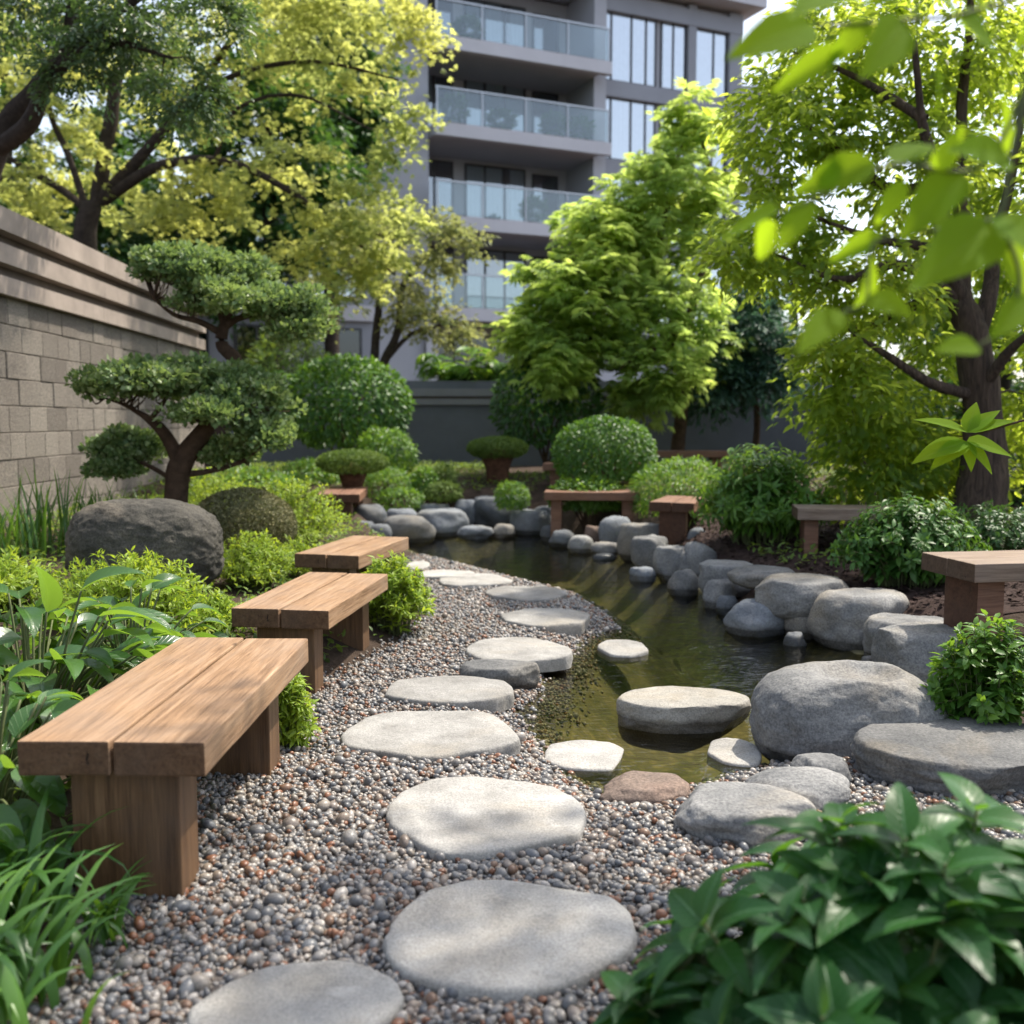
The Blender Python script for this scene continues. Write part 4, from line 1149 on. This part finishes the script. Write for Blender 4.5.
# maple on the far bank
m0 = at_ground(2.42, 14.9)
tree("maple_tree", "bright lime maple with layered foliage standing before the slate wall",
     [([m0, *pl((682, 400, 14.9), (676, 330, 14.8), (660, 260, 14.7), (668, 190, 14.7), (685, 140, 14.7))], (.11, .09, .075, .05, .03, .01)),
      (pl((679, 360, 14.9), (640, 300, 14.6), (600, 270, 14.3), (570, 255, 14.0)), (.07, .05, .025, .008)),
      (pl((679, 350, 14.9), (700, 280, 14.8), (715, 200, 14.8), (700, 130, 14.8)), (.08, .06, .04, .02)),
      (pl((680, 370, 14.9), (620, 340, 14.4), (560, 335, 14.0), (525, 330, 13.8)), (.06, .045, .03, .012)),
      (pl((680, 370, 14.9), (660, 350, 14.3), (640, 355, 13.8), (620, 370, 13.5)), (.05, .04, .03, .012))],
     [blob(660, 722, 92, 200, 14.8, 30), blob(600, 725, 150, 270, 14.7, 58), blob(555, 650, 185, 270, 14.4, 40), blob(525, 640, 250, 330, 14.1, 50), blob(510, 600, 300, 385, 13.9, 44),
      blob(580, 735, 250, 370, 14.5, 58), blob(600, 690, 340, 400, 13.9, 30)],
     FAN7, 'l_maple', 'bark_brown', .15, 7, 4, .44, shell=.15, droop=.3, width=.75, jit=.3)
# blue green small tree
b0 = at_ground(3.75, 15.6)
tree("blue_green_tree", "small blue green tree in the shade between maple and big tree",
     [([b0, *pl((757, 420, 15.6), (748, 375, 15.5), (735, 330, 15.4))], (.06, .05, .04, .02)), (pl((755, 400, 15.6), (772, 370, 15.5), (785, 340, 15.5)), (.04, .03, .015))],
     [blob(690, 805, 300, 400, 15.4, 90), blob(710, 780, 280, 330, 15.5, 34), blob(685, 750, 340, 410, 15.1, 30)],
     LEAFN, 'l_teal', 'bark_brown', .14, 18, 4, .42, shell=.1, droop=.45, width=.6)
# big tree on the right bank
t0 = at_ground(3.78, 8.0)
tree("broadleaf_tree", "large bright leaved tree with thick ridged trunk on the right bank",
     [([t0, t0 + np.array([-.02, 0, .3]), *pl((985, 440, 8.0), (972, 340, 8.0), (958, 290, 8.0), (962, 200, 8.0), (968, 90, 8.0), (975, -40, 8.1))], (.27, .205, .17, .13, .085, .055, .04, .02)),
      (pl((962, 300, 8.0), (945, 260, 7.9), (938, 190, 7.7), (925, 120, 7.6), (915, 40, 7.5)), (.075, .06, .05, .035, .02)),
      (pl((975, 345, 8.0), (988, 300, 8.0), (995, 250, 8.1), (1010, 180, 8.2), (1030, 80, 8.3)), (.07, .06, .05, .035, .02)),
      (pl((950, 255, 7.9), (915, 245, 7.9), (880, 240, 7.85), (830, 225, 7.8), (790, 205, 7.75)), (.045, .04, .03, .02, .008)),
      (pl((935, 185, 7.7), (890, 190, 7.8), (850, 160, 7.9), (800, 120, 7.9)), (.045, .04, .03, .012)),
      (pl((975, 395, 8.0), (935, 385, 7.8), (895, 360, 7.8), (850, 330, 7.9)), (.05, .042, .03, .012)),
      (pl((960, 300, 8.0), (900, 265, 7.8), (840, 280, 7.8), (775, 255, 7.8)), (.05, .04, .026, .01)),
      (pl((960, 290, 8.0), (900, 310, 8.3), (850, 330, 8.5), (800, 300, 8.6)), (.05, .04, .026, .01)),
      (pl((925, 120, 7.6), (880, 90, 7.8), (840, 70, 7.9), (790, 50, 8.0)), (.04, .03, .02, .008)),
      (pl((975, 400, 8.0), (1010, 350, 7.7), (1050, 320, 7.4)), (.05, .035, .02))],
     [blob(770, 900, -20, 110, 8.2, 60), blob(730, 850, 70, 190, 8.0, 46), blob(720, 830, 170, 280, 8.0, 40), blob(820, 960, 80, 220, 8.1, 56), blob(860, 1060, -60, 110, 8.4, 84), blob(880, 1090, 40, 330, 9.4, 110),
      blob(800, 930, 220, 340, 8.0, 48), blob(790, 900, 320, 420, 8.0, 44), blob(820, 950, 380, 500, 8.4, 80), blob(980, 1100, 100, 300, 8.4, 60), blob(1000, 1120, 300, 480, 8.6, 60),
      blob(850, 1000, 250, 400, 9.0, 60), blob(700, 760, 225, 270, 7.8, 10), blob(880, 1010, 420, 530, 8.9, 60)],
     LEAF, 'l_right', 'bark_ridged', .092, 11, 4, .30, shell=.1, droop=.45, sides=20, trunk_rough=.2, width=.5)
# hedge like trees further right
for (x, y, lab) in ((5.6, 11.5, "dense dark tree filling the gap behind the big tree's trunk"), (7.6, 8.2, "dense dark tree beyond the right edge bench"), (7.0, 14.5, "dense dark tree at the right end of the slate wall"), (5.4, 19.5, "dense tree filling the gap between maple and big tree")):
    c = np.array([x, y, 1.9 if y < 18 else 3.2])
    tree("background_tree", lab, [([np.array([x, y, 0.]), c, c + UP * 1.3], (.12, .09, .03))], [(c, np.array([1.5, 1.2, 1.6]), 110), (c - UP * .9, np.array([1.5, 1.2, .9]), 60)],
         LEAF, 'l_dark', 'bark', .12, 16, 4, .45, group="dense dark trees on the right", shell=.2)

# ------------------------------------------------------------------ cloud pruned tree
def bonsai():
    Y = 7.6
    base = np.array(D(175, 505, Y)); base[2] = gz(base[0], base[1]) - .05
    t = thing("cloud_pruned_tree", "cloud pruned tree with two tiers of pads by the block wall", "tree", tuple(base))
    tb = MB()
    P = lambda *a: pl(*[(x, y, Y + d) for x, y, d in a])
    L = [([base, *P((176, 490, 0), (183, 460, 0), (205, 430, 0), (222, 405, .05))], (.105, .095, .085, .07, .045)),
         (P((182, 465, 0), (165, 435, -.02), (150, 420, -.03), (138, 412, -.05)), (.06, .05, .035, .02)),
         (P((205, 430, 0), (232, 390, .22), (236, 362, .3), (222, 345, .3), (224, 325, .3)), (.06, .055, .055, .05, .04)),
         (P((224, 335, .3), (200, 322, .25), (175, 315, .2), (155, 300, .15)), (.028, .022, .018, .01)),
         (P((224, 328, .3), (240, 318, .3), (270, 312, .3), (300, 318, .3)), (.03, .024, .018, .01)),
         (P((224, 325, .3), (215, 300, .35), (200, 280, .35)), (.026, .02, .012)), (P((224, 325, .3), (238, 300, .35), (250, 285, .35)), (.026, .02, .012)),
         (P((205, 430, 0), (225, 412, -.1), (250, 408, -.12)), (.035, .025, .012)), (P((222, 405, .05), (205, 390, -.05), (185, 380, -.1)), (.03, .02, .012)),
         (P((150, 420, -.03), (165, 400, -.1), (170, 385, -.1)), (.022, .016, .01)), (P((150, 420, -.03), (125, 405, 0), (105, 398, 0)), (.022, .016, .008)),
         (P((178, 485, 0), (160, 472, .1), (140, 462, .15), (118, 455, .15)), (.024, .018, .014, .008)), (P((183, 475, 0), (215, 470, .1), (240, 462, .1), (258, 450, .05)), (.026, .02, .016, .008))]
    ends = []
    for pts, r in L:
        C = catmull(pts, 6); tube(tb, C, r, 10, .25); ends.append(C)
    ends = np.concatenate(ends[1:])
    pads = [("u", 185, 275, 46, 22, .2), ("u", 232, 276, 42, 24, .42), ("u", 235, 305, 60, 28, .22), ("u", 285, 312, 40, 30, .3), ("u", 165, 262, 28, 12, .3), ("u", 300, 335, 24, 20, .2),
            ("l", 120, 388, 42, 20, 0), ("l", 165, 382, 52, 22, -.15), ("l", 205, 390, 58, 30, .1), ("l", 250, 405, 44, 34, 0), ("l", 200, 415, 30, 14, -.3), ("l", 264, 440, 26, 32, -.05),
            ("d", 126, 452, 36, 22, .2), ("d", 118, 470, 24, 12, .2), ("d", 228, 455, 28, 18, .15)]
    for kind, x, y, rx, rz, dy in pads:
        c = np.array(D(x, y, Y + dy)); rX, rZ = rx * Y / 1000, rz * Y / 1000; ry = rX * .85
        nk = int(8 + rx * .62)
        d = rdir(nk); d[:, 2] = np.abs(d[:, 2]) * .9 - .25; d = unit(d)
        lump = c + d * np.array([rX, ry, rZ]) * rng.uniform(.5, 1.0, nk)[:, None]
        rl = rng.uniform(.05, .125, nk)
        mb = MB()
        n = 84
        dd = rdir(nk * n).reshape(nk, n, 3); dd[..., 2] = dd[..., 2] * .8 + .15
        rr = (.4 + .6 * rng.random((nk, n, 1)) ** .5)
        Pp = (lump[:, None] + dd * rr * rl[:, None, None] * np.array([1.15, 1.15, .75])).reshape(-1, 3)
        dr = (dd + UP * .4).reshape(-1, 3) + rdir(nk * n) * .5
        place(mb, tmpl_diamond(.42, .1), Pp, dr, rdir(nk * n) + UP * .8 + dd.reshape(-1, 3) * .5, rng.uniform(.03, .055, nk * n))
        mb.build("foliage_pad", M['l_bonsai'], t)
        for q in range(0, nk, 2):
            j = int(np.argmin(np.linalg.norm(ends - lump[q], axis=1))); p0 = ends[j]
            tube(tb, catmull([p0, (p0 + lump[q]) / 2 - UP * .03 + rng.normal(0, .02, 3), lump[q]], 4), (.008, .003), 4)
    tb.build("trunk", M['bark_brown'], t)
bonsai()

# ------------------------------------------------------------------ shrubs
dome("round_shrub", "large round dark leaved shrub left of the slate wall gap", (284, 411, 357, 452), 14.2, 'l_clip', .10, 5200, lump=.06, low=-.85, fuzz=.05)
dome("round_shrub", "dark round shrub in shade under the maple", (492, 602, 350, 455), 14.4, 'l_dark', .12, 2600, lump=.12, low=-.8)
dome("clipped_dome", "big smooth clipped dome in the middle behind the long bench", (553, 656, 417, 492), 11.5, 'l_clip', .052, 7500, lump=.05, low=-.6, fuzz=.05)
dome("low_bush", "low bright green bush between the long bench and the clipped dome", (548, 628, 478, 512), 11.05, 'l_mid', .06, 2400, lump=.2)
dome("soft_bush", "soft feathery green bush behind the end on bench", (630, 738, 459, 528), 10.6, 'l_mid', .055, 5200, lump=.2, leaf=LEAFN)
dome("spreading_bush", "small bush beside the stool like bench leg on the far bank", (496, 530, 482, 512), 11.5, 'l_mid', .05, 1500, lump=.2, leaf=LEAFN, stem=False)
dome("tall_bush", "tall light green bush behind the left mushroom clipped shrub", (352, 418, 427, 480), 13.2, 'l_mid', .075, 2400, lump=.28, leaf=LEAFN)
dome("mounded_bush", "mounded green bush right of the left mushroom clipped shrub", (360, 414, 468, 508), 12.2, 'l_mid', .05, 2600, lump=.2, leaf=LEAFN)
dome("mounded_bush", "low green mound behind the far bank rocks", (372, 424, 488, 512), 11.9, 'l_mid', .05, 1800, lump=.2, leaf=LEAFN)
dome("ball_bush", "round green ball bush between the mound and the bright bushes", (408, 441, 468, 502), 12.3, 'l_mid', .05, 1700, lump=.1)
dome("bright_bush", "upper of the two bright green bushes on the far bank", (430, 457, 464, 490), 12.4, 'l_grass', .05, 1200, lump=.2, leaf=LEAFN)
dome("bright_bush", "lower of the two bright green bushes on the far bank", (424, 463, 482, 502), 12.1, 'l_grass', .05, 1500, lump=.2, leaf=LEAFN)
dome("ground_bush", "dull green bush at the left behind the lime hedge", (280, 345, 458, 500), 12.4, 'l_mid', .06, 2000, lump=.2)
dome("ground_bush", "wide dull green bush along the foot of the wall", (190, 300, 468, 510), 11.6, 'l_mid', .06, 2400, lump=.2)
for (x0, x1, y0, y1, Y, tr, lab) in ((467, 528, 437, 459, 12.9, (481, 515), "right mushroom clipped shrub with a flat cap against the slate wall"), (317, 388, 450, 474, 11.6, (338, 368), "left mushroom clipped shrub with a flat cap above the far bench end")):
    t = dome("mushroom_shrub", lab, (x0, x1, y0, y1), Y, 'l_grass', .03, 9000, lump=.04, fuzz=.05, low=-.9, stem=False, part="cap", clip=True, leaf=DIA)
    c = np.array(t.location); zc = D((x0 + x1) / 2, y1 - 4, Y).z
    s = MB(); wd = (tr[1] - tr[0]) / 2000 * Y
    tube(s, [(c[0], Y, c[2] - .05), (c[0], Y, (c[2] + zc) / 2), (c[0], Y, zc)], (wd * .62, wd * .7, wd * 1.05), 16, .12)
    s.build("trunk", M['bark_red'], t)
t = dome("clipped_dome", "grey green clipped dome behind the dark rough boulder", (194, 295, 489, 560), 7.5, 'l_dome', .022, 21000, lump=.05, fuzz=.035, low=-.5, clip=True, leaf=DIA, ratio=.95)

bush("pointed_leaf_bush", "dense bush of pointed drooping leaves on the right bank", (698, 828, 438, 556), 8.35, 'l_mid', .13, 210, 26, leaf=LEAFN, upright=.35, droop=.9, ratio=.85)
bush("dark_bush", "dark leafy bush at the foot of the big tree", (838, 985, 490, 606), 6.25, 'l_clip', .085, 230, 26, leaf=LEAF, upright=.3, droop=.9, ratio=.8)
bush("dark_bush", "low dark shrub beside the big tree's roots behind the edge bench", (925, 1060, 500, 570), 6.6, 'l_dark', .06, 100, 24, leaf=LEAF, upright=.4)
bush("small_leaf_shrub", "upright green shrub with tapering leaves behind the flat round stone", (930, 1040, 604, 748), 3.75, 'l_mid', .068, 105, 26, leaf=tmpl_leaf(.24, .05, .2), upright=.5, droop=.6, ratio=.8, stem_r=.003)
# lime bed on the left
LIME = [("lime_bush", (40, 215, 548, 650), 5.1, .058, 210, 30, "low lime bush in front of the dark rough boulder"),
        ("lime_bush", (205, 300, 530, 620), 6.4, .05, 150, 28, "lime bush between the rough boulder and the second bench"),
        ("lime_bush", (225, 350, 470, 565), 8.2, .06, 190, 28, "tall lime and cream bush behind the grey green dome"),
        ("lime_bush", (150, 270, 462, 530), 9.2, .06, 120, 26, "lime bush around the foot of the cloud pruned tree"),
        ("lime_bush", (150, 260, 590, 665), 5.0, .055, 110, 26, "little lime bush at the back of the nearest bench"),
        ("lime_bush", (352, 432, 552, 650), 5.75, .068, 150, 28, "bright lime bush between the third bench and the gravel"),
        ("lime_bush", (-60, 60, 548, 640), 5.3, .06, 120, 26, "lime bush at the left edge below the wall"),
        ("lime_bush", (262, 335, 535, 600), 6.9, .05, 80, 24, "small lime bush beside the third bench")]
for nm, bx, Y, sz, ns, per, lab in LIME:
    bush(nm, lab, bx, Y, 'l_lime', sz, ns, per, leaf=LEAFN, upright=.75, droop=.4, group="lime green bushes of the left bed", stem_r=.003)
bush("drooping_plant", "drooping bright green plant between the first two benches", (262, 314, 660, 772), 3.72, 'l_lime', .055, 70, 26, leaf=LEAFN, upright=.4, droop=1.1, stem_r=.0025, cat="plant")

# broad leaved plants behind the nearest bench
HOSTA = tmpl_big(.26, .10, .42, 9, 4)
def hosta(label, x, y, n, hgt_, size, spread, mat='l_hosta', tm=HOSTA, name="broad_leaf_plant", cat="plant"):
    zb = gz(x, y)
    t = thing(name, label, cat, (x, y, zb))
    st, lb = MB(), MB()
    P, Dd, N, S = [], [], [], []
    for i in range(n):
        a = rng.random() * 6.283; rr = math.sqrt(rng.random()); h = np.array([math.cos(a), math.sin(a), 0])
        e = np.array([x, y, zb]) + h * spread * rr + UP * hgt_ * (1 - .55 * rr ** 2) * rng.uniform(.35, 1.05)
        b_ = np.array([x, y, zb]) + h * spread * .35 * rr
        tube(st, catmull([b_, (b_ + e) / 2 + UP * .05, e], 4), (.006, .004), 5)
        P.append(e); Dd.append(h * (.5 + rr) + UP * (.55 - .6 * rr) + rng.normal(0, .25, 3)); N.append(UP + rng.normal(0, .3, 3) - h * .2); S.append(size * rng.uniform(.65, 1.15))
    place(lb, tm, P, Dd, N, np.array(S))
    st.build("stem", M['stem'], t); lb.build("foliage", M[mat], t, lf=True)
    return t
hosta("broad glossy leaved plant beside the nearest bench", -1.72, 3.5, 150, .52, .23, .52)
hosta("broad glossy leaved plant half cut off by the left edge", -2.2, 3.25, 120, .55, .23, .45)
hosta("smaller broad leaved plant behind the back end of the nearest bench", -1.62, 4.15, 80, .40, .17, .36)
hosta("broad leaved plant in the dark under the nearest bench's back side", -1.5, 2.75, 90, .42, .18, .32)

# foreground shrub at the lower right
FRONT = tmpl_big(.27, .08, .36, 9, 3, 0, 1.3)
def front_shrub():
    x, y = .72, 1.66
    zb = gz(x, y)
    t = thing("glossy_shrub", "dark glossy leaved shrub filling the lower right foreground", "shrub", (x, y, zb))
    st, lb = MB(), MB()
    P, Dd, N, S = [], [], [], []
    for i in range(105):
        a = rng.random() * 6.283; rr = math.sqrt(rng.random())
        c = np.array([x + .52 * rr * math.cos(a), y + .34 * rr * math.sin(a), zb + .585 * (1 - .50 * rr ** 2) * rng.uniform(.55, 1.0)])
        b_ = np.array([x + .15 * rr * math.cos(a), y + .12 * rr * math.sin(a), zb])
        ax = unit(np.array([math.cos(a) * rr * .6, math.sin(a) * rr * .6, 1]) + rng.normal(0, .15, 3))
        tube(st, catmull([b_, (b_ + c) / 2 + rng.normal(0, .02, 3), c], 4), (.005, .003), 5)
        s1 = unit(np.cross(ax, [1, .1, 0])); s2 = np.cross(ax, s1)
        for k in range(7):
            ph = k * 2.4 + a; o_ = s1 * math.cos(ph) + s2 * math.sin(ph); el = .1 + .12 * k + rng.normal(0, .1)
            P.append(c - ax * .008 * (6 - k)); Dd.append(o_ + ax * el); N.append(ax + rng.normal(0, .15, 3)); S.append(rng.uniform(.115, .19) * (1.1 - .07 * k))
    place(lb, FRONT, P, Dd, N, np.array(S))
    st.build("stem", M['stem'], t); lb.build("foliage", M['l_front'], t, lf=True)
front_shrub()

# strap leaved plants
blades("strap_leaf_plant", "arching strap leaved clump at the lower left corner", -1.1, 2.0, 70, .38, .034, arch=1.25, spread=.09)
blades("strap_leaf_plant", "dark strap leaved clump before the nearest bench's leg", -1.26, 2.36, 60, .36, .03, arch=1.3, spread=.08)
blades("strap_leaf_plant", "small strap leaved tuft touching the nearest bench's leg", -.99, 2.30, 26, .24, .02, arch=1.2, spread=.03)
for i, (px, Y, ln) in enumerate(((45, 7.0, .62), (95, 7.4, .55), (15, 6.6, .5), (125, 7.9, .45))):
    X = (px - 512) / 1000 * Y
    blades("iris_clump", ("upright grass like clump at the wall left of the rough boulder", "upright grass like clump right behind the rough boulder", "upright grass like clump at the left edge of the bed", "upright grass like clump by the cloud pruned tree's foot")[i],
           X, Y, 46, ln, .018, arch=.36, spread=.12, group="grass like clumps at the wall foot", cat="grass")
# ferns and shrubs on the terrace behind the slate wall
for i, (px, lab) in enumerate(((455, "pale fern on the terrace behind the slate wall"), (482, "fern beside the pale fern on the terrace"), (520, "fern on the terrace close to the maple"), (300, "fern behind the round dark leaved shrub"))):
    fern("fern", lab, (px - 512) / 1000 * 17.6, 17.5, 1.5 if i < 3 else 1.4, 16, (1.6, 1.4, 1.5, 1.5)[i], group="ferns behind the slate wall")
dome("terrace_shrub", "light green shrub between cloud pruned tree and slate wall", (245, 330, 330, 425), 17.9, 'l_cover', .13, 2600, lump=.25, leaf=LEAFN)
c_ = MB(); box(c_, (-6, 17.15, -.2), (10, 21, 1.5)); o = c_.build("terrace", M['soil'], None, False); tag(o, kind="structure")

# potted greenery behind the balcony glass
def balcony_plants():
    c0, s0 = .914 / math.hypot(.914, .407), .407 / math.hypot(.914, .407)
    for u, z, h, lab in ((-4.9, 9.95, .75, "leftmost bushy plant on the second highest balcony shown"), (-3.3, 9.95, .5, "low plant in the middle of the second highest balcony shown"), (-1.5, 9.95, .6, "plant by the door on the second highest balcony shown"),
                         (-.6, 9.95, .55, "rightmost plant on the second highest balcony shown"), (-4.4, 12.42, .6, "bushy plant on the highest balcony shown"), (-2.2, 7.29, .6, "plant on the third balcony from above")):
        v = .25; p = np.array([2.8 + u * c0 - v * s0, 33 + u * s0 + v * c0, z])
        t = thing("balcony_plant", lab, "plant", tuple(p), "potted plants on the balconies")
        pt = MB(); tube(pt, [p, p + UP * .15, p + UP * .28], (.13, .16, .18), 14); pt.build("pot", M['soffit'], t)
        d = rdir(420); P = p + UP * (.28 + h * .5) + d * np.array([.42, .3, h * .55]) * rng.uniform(.4, 1, (420, 1))
        lb = MB(); place(lb, LEAF, P, d + UP * .4, UP + rdir(420) * .8, rng.uniform(.12, .22, 420)); lb.build("foliage", M['l_clip'], t)
balcony_plants()

# ground cover
def cover():
    n = 60000
    P = np.c_[rng.uniform(-4.4, 7, n), rng.uniform(2.2, 16.4, n)]
    sg, sp = sdist(P, GRAV), sdist(P, POND)
    nz = fbm(np.c_[P * .9, P[:, 0] * 0], 4, 3)
    k = (sg > .12) & (sp > .45) & (nz > np.where((P[:, 0] < -.3) | (P[:, 1] < 4), .3, .5)) & ~((P[:, 0] > .7) & (P[:, 0] < 3.2) & (P[:, 1] > 5) & (P[:, 1] < 9.3) & (nz < .62)) & ~((P[:, 0] > .3) & (P[:, 1] < 4.0))
    P = P[k]; n = len(P)
    h = rng.random(n) * .10
    d = rdir(n); d[:, 2] = np.abs(d[:, 2]) * .6
    mb = MB(); place(mb, LEAF, np.c_[P, hgt(P) + h], d, UP + rdir(n) * .5, rng.uniform(.035, .07, n))
    tag(mb.build("ground_cover", M['l_cover']), "small leaved ground cover over the planting beds", "ground cover", kind="stuff")
cover()

# ------------------------------------------------------------------ sapling shoot and the overhanging branch
HANG = tmpl_big(.27, .06, .14, 10, 4, 0, 1.7)
def overhang():
    base = np.array([2.75, 2.9, 0]); base[2] = gz(2.75, 2.9) - .05
    t = thing("overhanging_tree", "out of focus large lime leaves hanging in at the upper right", "tree", tuple(base))
    tb = MB()
    limbs = [[base, base + [-.05, 0, 1.2], base + [0, .2, 2.4], base + [-.1, .8, 3.4], base + [-.2, 1.4, 4.2]],
             [base + [0, .05, 1.9], (2.2, 2.3, 2.5), (1.5, 1.7, 2.4), (1.0, 1.35, 2.05), (.72, 1.25, 1.78)]]
    for l, r in zip(limbs, ((.11, .09, .075, .05, .02), (.035, .026, .016, .008, .004))): tube(tb, catmull(l, 6), r, 10, .1)
    tb.build("trunk", M['bark'], t)
    cc, _ = in_blob((1.75, 3.75, 4.35), (.95, .8, .6), 34, .1)
    tb2 = MB()
    for c in cc: tube(tb2, catmull([base + [-.1, .8, 3.4], (c + base + [-.1, .8, 3.4]) / 2 + UP * .15, c], 4), (.012, .004), 4)
    C3 = np.repeat(cc, 3, 0); P, d, nr, S = sprays(C3, rdir(len(C3)), .35, 8, .12, .4, .35)
    lb = MB(); place(lb, LEAFW, P, d, nr, S); cr = lb.build("crown", M['l_right'], t); tb2.build("twig", M['bark'], cr, origin=t.location)
    Y = 1.25
    leaves = [((815, 26), (737, 54)), ((845, 50), (768, 96)), ((905, 22), (872, 74)), ((850, -12), (800, 8)), ((935, 70), (944, 120)), ((1000, 88), (1012, 160)), ((875, 162), (796, 196)),
              ((812, 200), (780, 252)), ((778, 212), (706, 246)), ((776, 222), (752, 268)), ((962, 172), (906, 238)), ((995, 226), (925, 282)), ((1000, 214), (1050, 262)), ((884, 236), (826, 266)),
              ((872, 250), (868, 312)), ((868, 296), (906, 318)), ((842, 312), (804, 350)), ((978, 346), (940, 354)), ((1030, 300), (998, 338)), ((960, 20), (1010, 60)), ((930, -10), (975, 30)), ((895, 165), (935, 140)), ((1040, 20), (1000, 75)), ((905, -5), (860, 10)), ((905, 180), (880, 228)), ((935, 172), (968, 128)), ((1010, 160), (962, 150)), ((820, 190), (850, 150)), ((870, 20), (832, 66)), ((1000, 240), (1030, 300)), ((1024, 120), (1060, 170)), ((985, 10), (950, -30)), ((940, 232), (930, 190))]
    twigs = [[(1180, -180), (1080, -40), (980, 10), (905, 20), (850, 24), (815, 26)], [(1080, -40), (1030, 80), (995, 150), (962, 172), (890, 165), (812, 200), (778, 214)],
             [(1030, 80), (1010, 160), (998, 215), (940, 230), (884, 238), (870, 255), (866, 300), (842, 313)], [(998, 215), (1020, 280), (1000, 330), (978, 346)]]
    bt = MB()
    for tw in twigs:
        C = catmull([np.array(D(x, y, Y)) + UP * 0 for x, y in tw], 5); tube(bt, C, (.0036, .0018), 6)
    s_ = catmull([np.array([1.5, 1.7, 2.4]), np.array([1.2, 1.45, 2.15]), np.array(D(1180, -180, Y))], 5); tube(bt, s_, (.010, .003), 6)
    br = bt.build("branch", M['stem'], t)
    for i, (a, b) in enumerate(leaves):
        dy = rng.uniform(-.1, .12); p, e = np.array(D(*a, Y)), np.array(D(*b, Y + dy))
        l = MB(); place(l, HANG, [p], [e - p + UP * .01], [UP * .45 + np.array([rng.normal(0, .3), -1.0, 0])], np.linalg.norm(e - p) * 1.08)
        l.build("leaf", M['l_hang'], br, lf=True, origin=t.location)
    # a second, lower twig that ends in a rosette of leaves
    tip = np.array(D(967, 437, 3.3)); bt = MB()
    tube(bt, catmull([base + [0, .02, 1.35], (2.35, 3.1, 1.42), (1.95, 3.25, 1.33), tip + [.1, .0, .03], tip], 6), (.016, .008, .004, .0022), 6)
    br2 = bt.build("branch", M['bark_brown'], t)
    px = [((918, 418), .0), ((1000, 410), .02), ((1014, 420), -.01), ((916, 460), -.05), ((934, 467), -.06), ((972, 470), -.05), ((1014, 455), .03), ((992, 472), -.05), ((978, 402), .05)]
    for (x, y), dy in px:
        e = np.array(D(x, y, 3.3 + dy)); l = MB(); p = tip + UP * (.015 if y < 430 else -.015)
        place(l, HANG, [p], [e - p + UP * .015], [UP + np.array([0, -.6, 0]) + rng.normal(0, .1, 3)], np.linalg.norm(e - p) * 1.1)
        l.build("leaf", M['l_hang'], br2, lf=True, origin=t.location)
overhang()
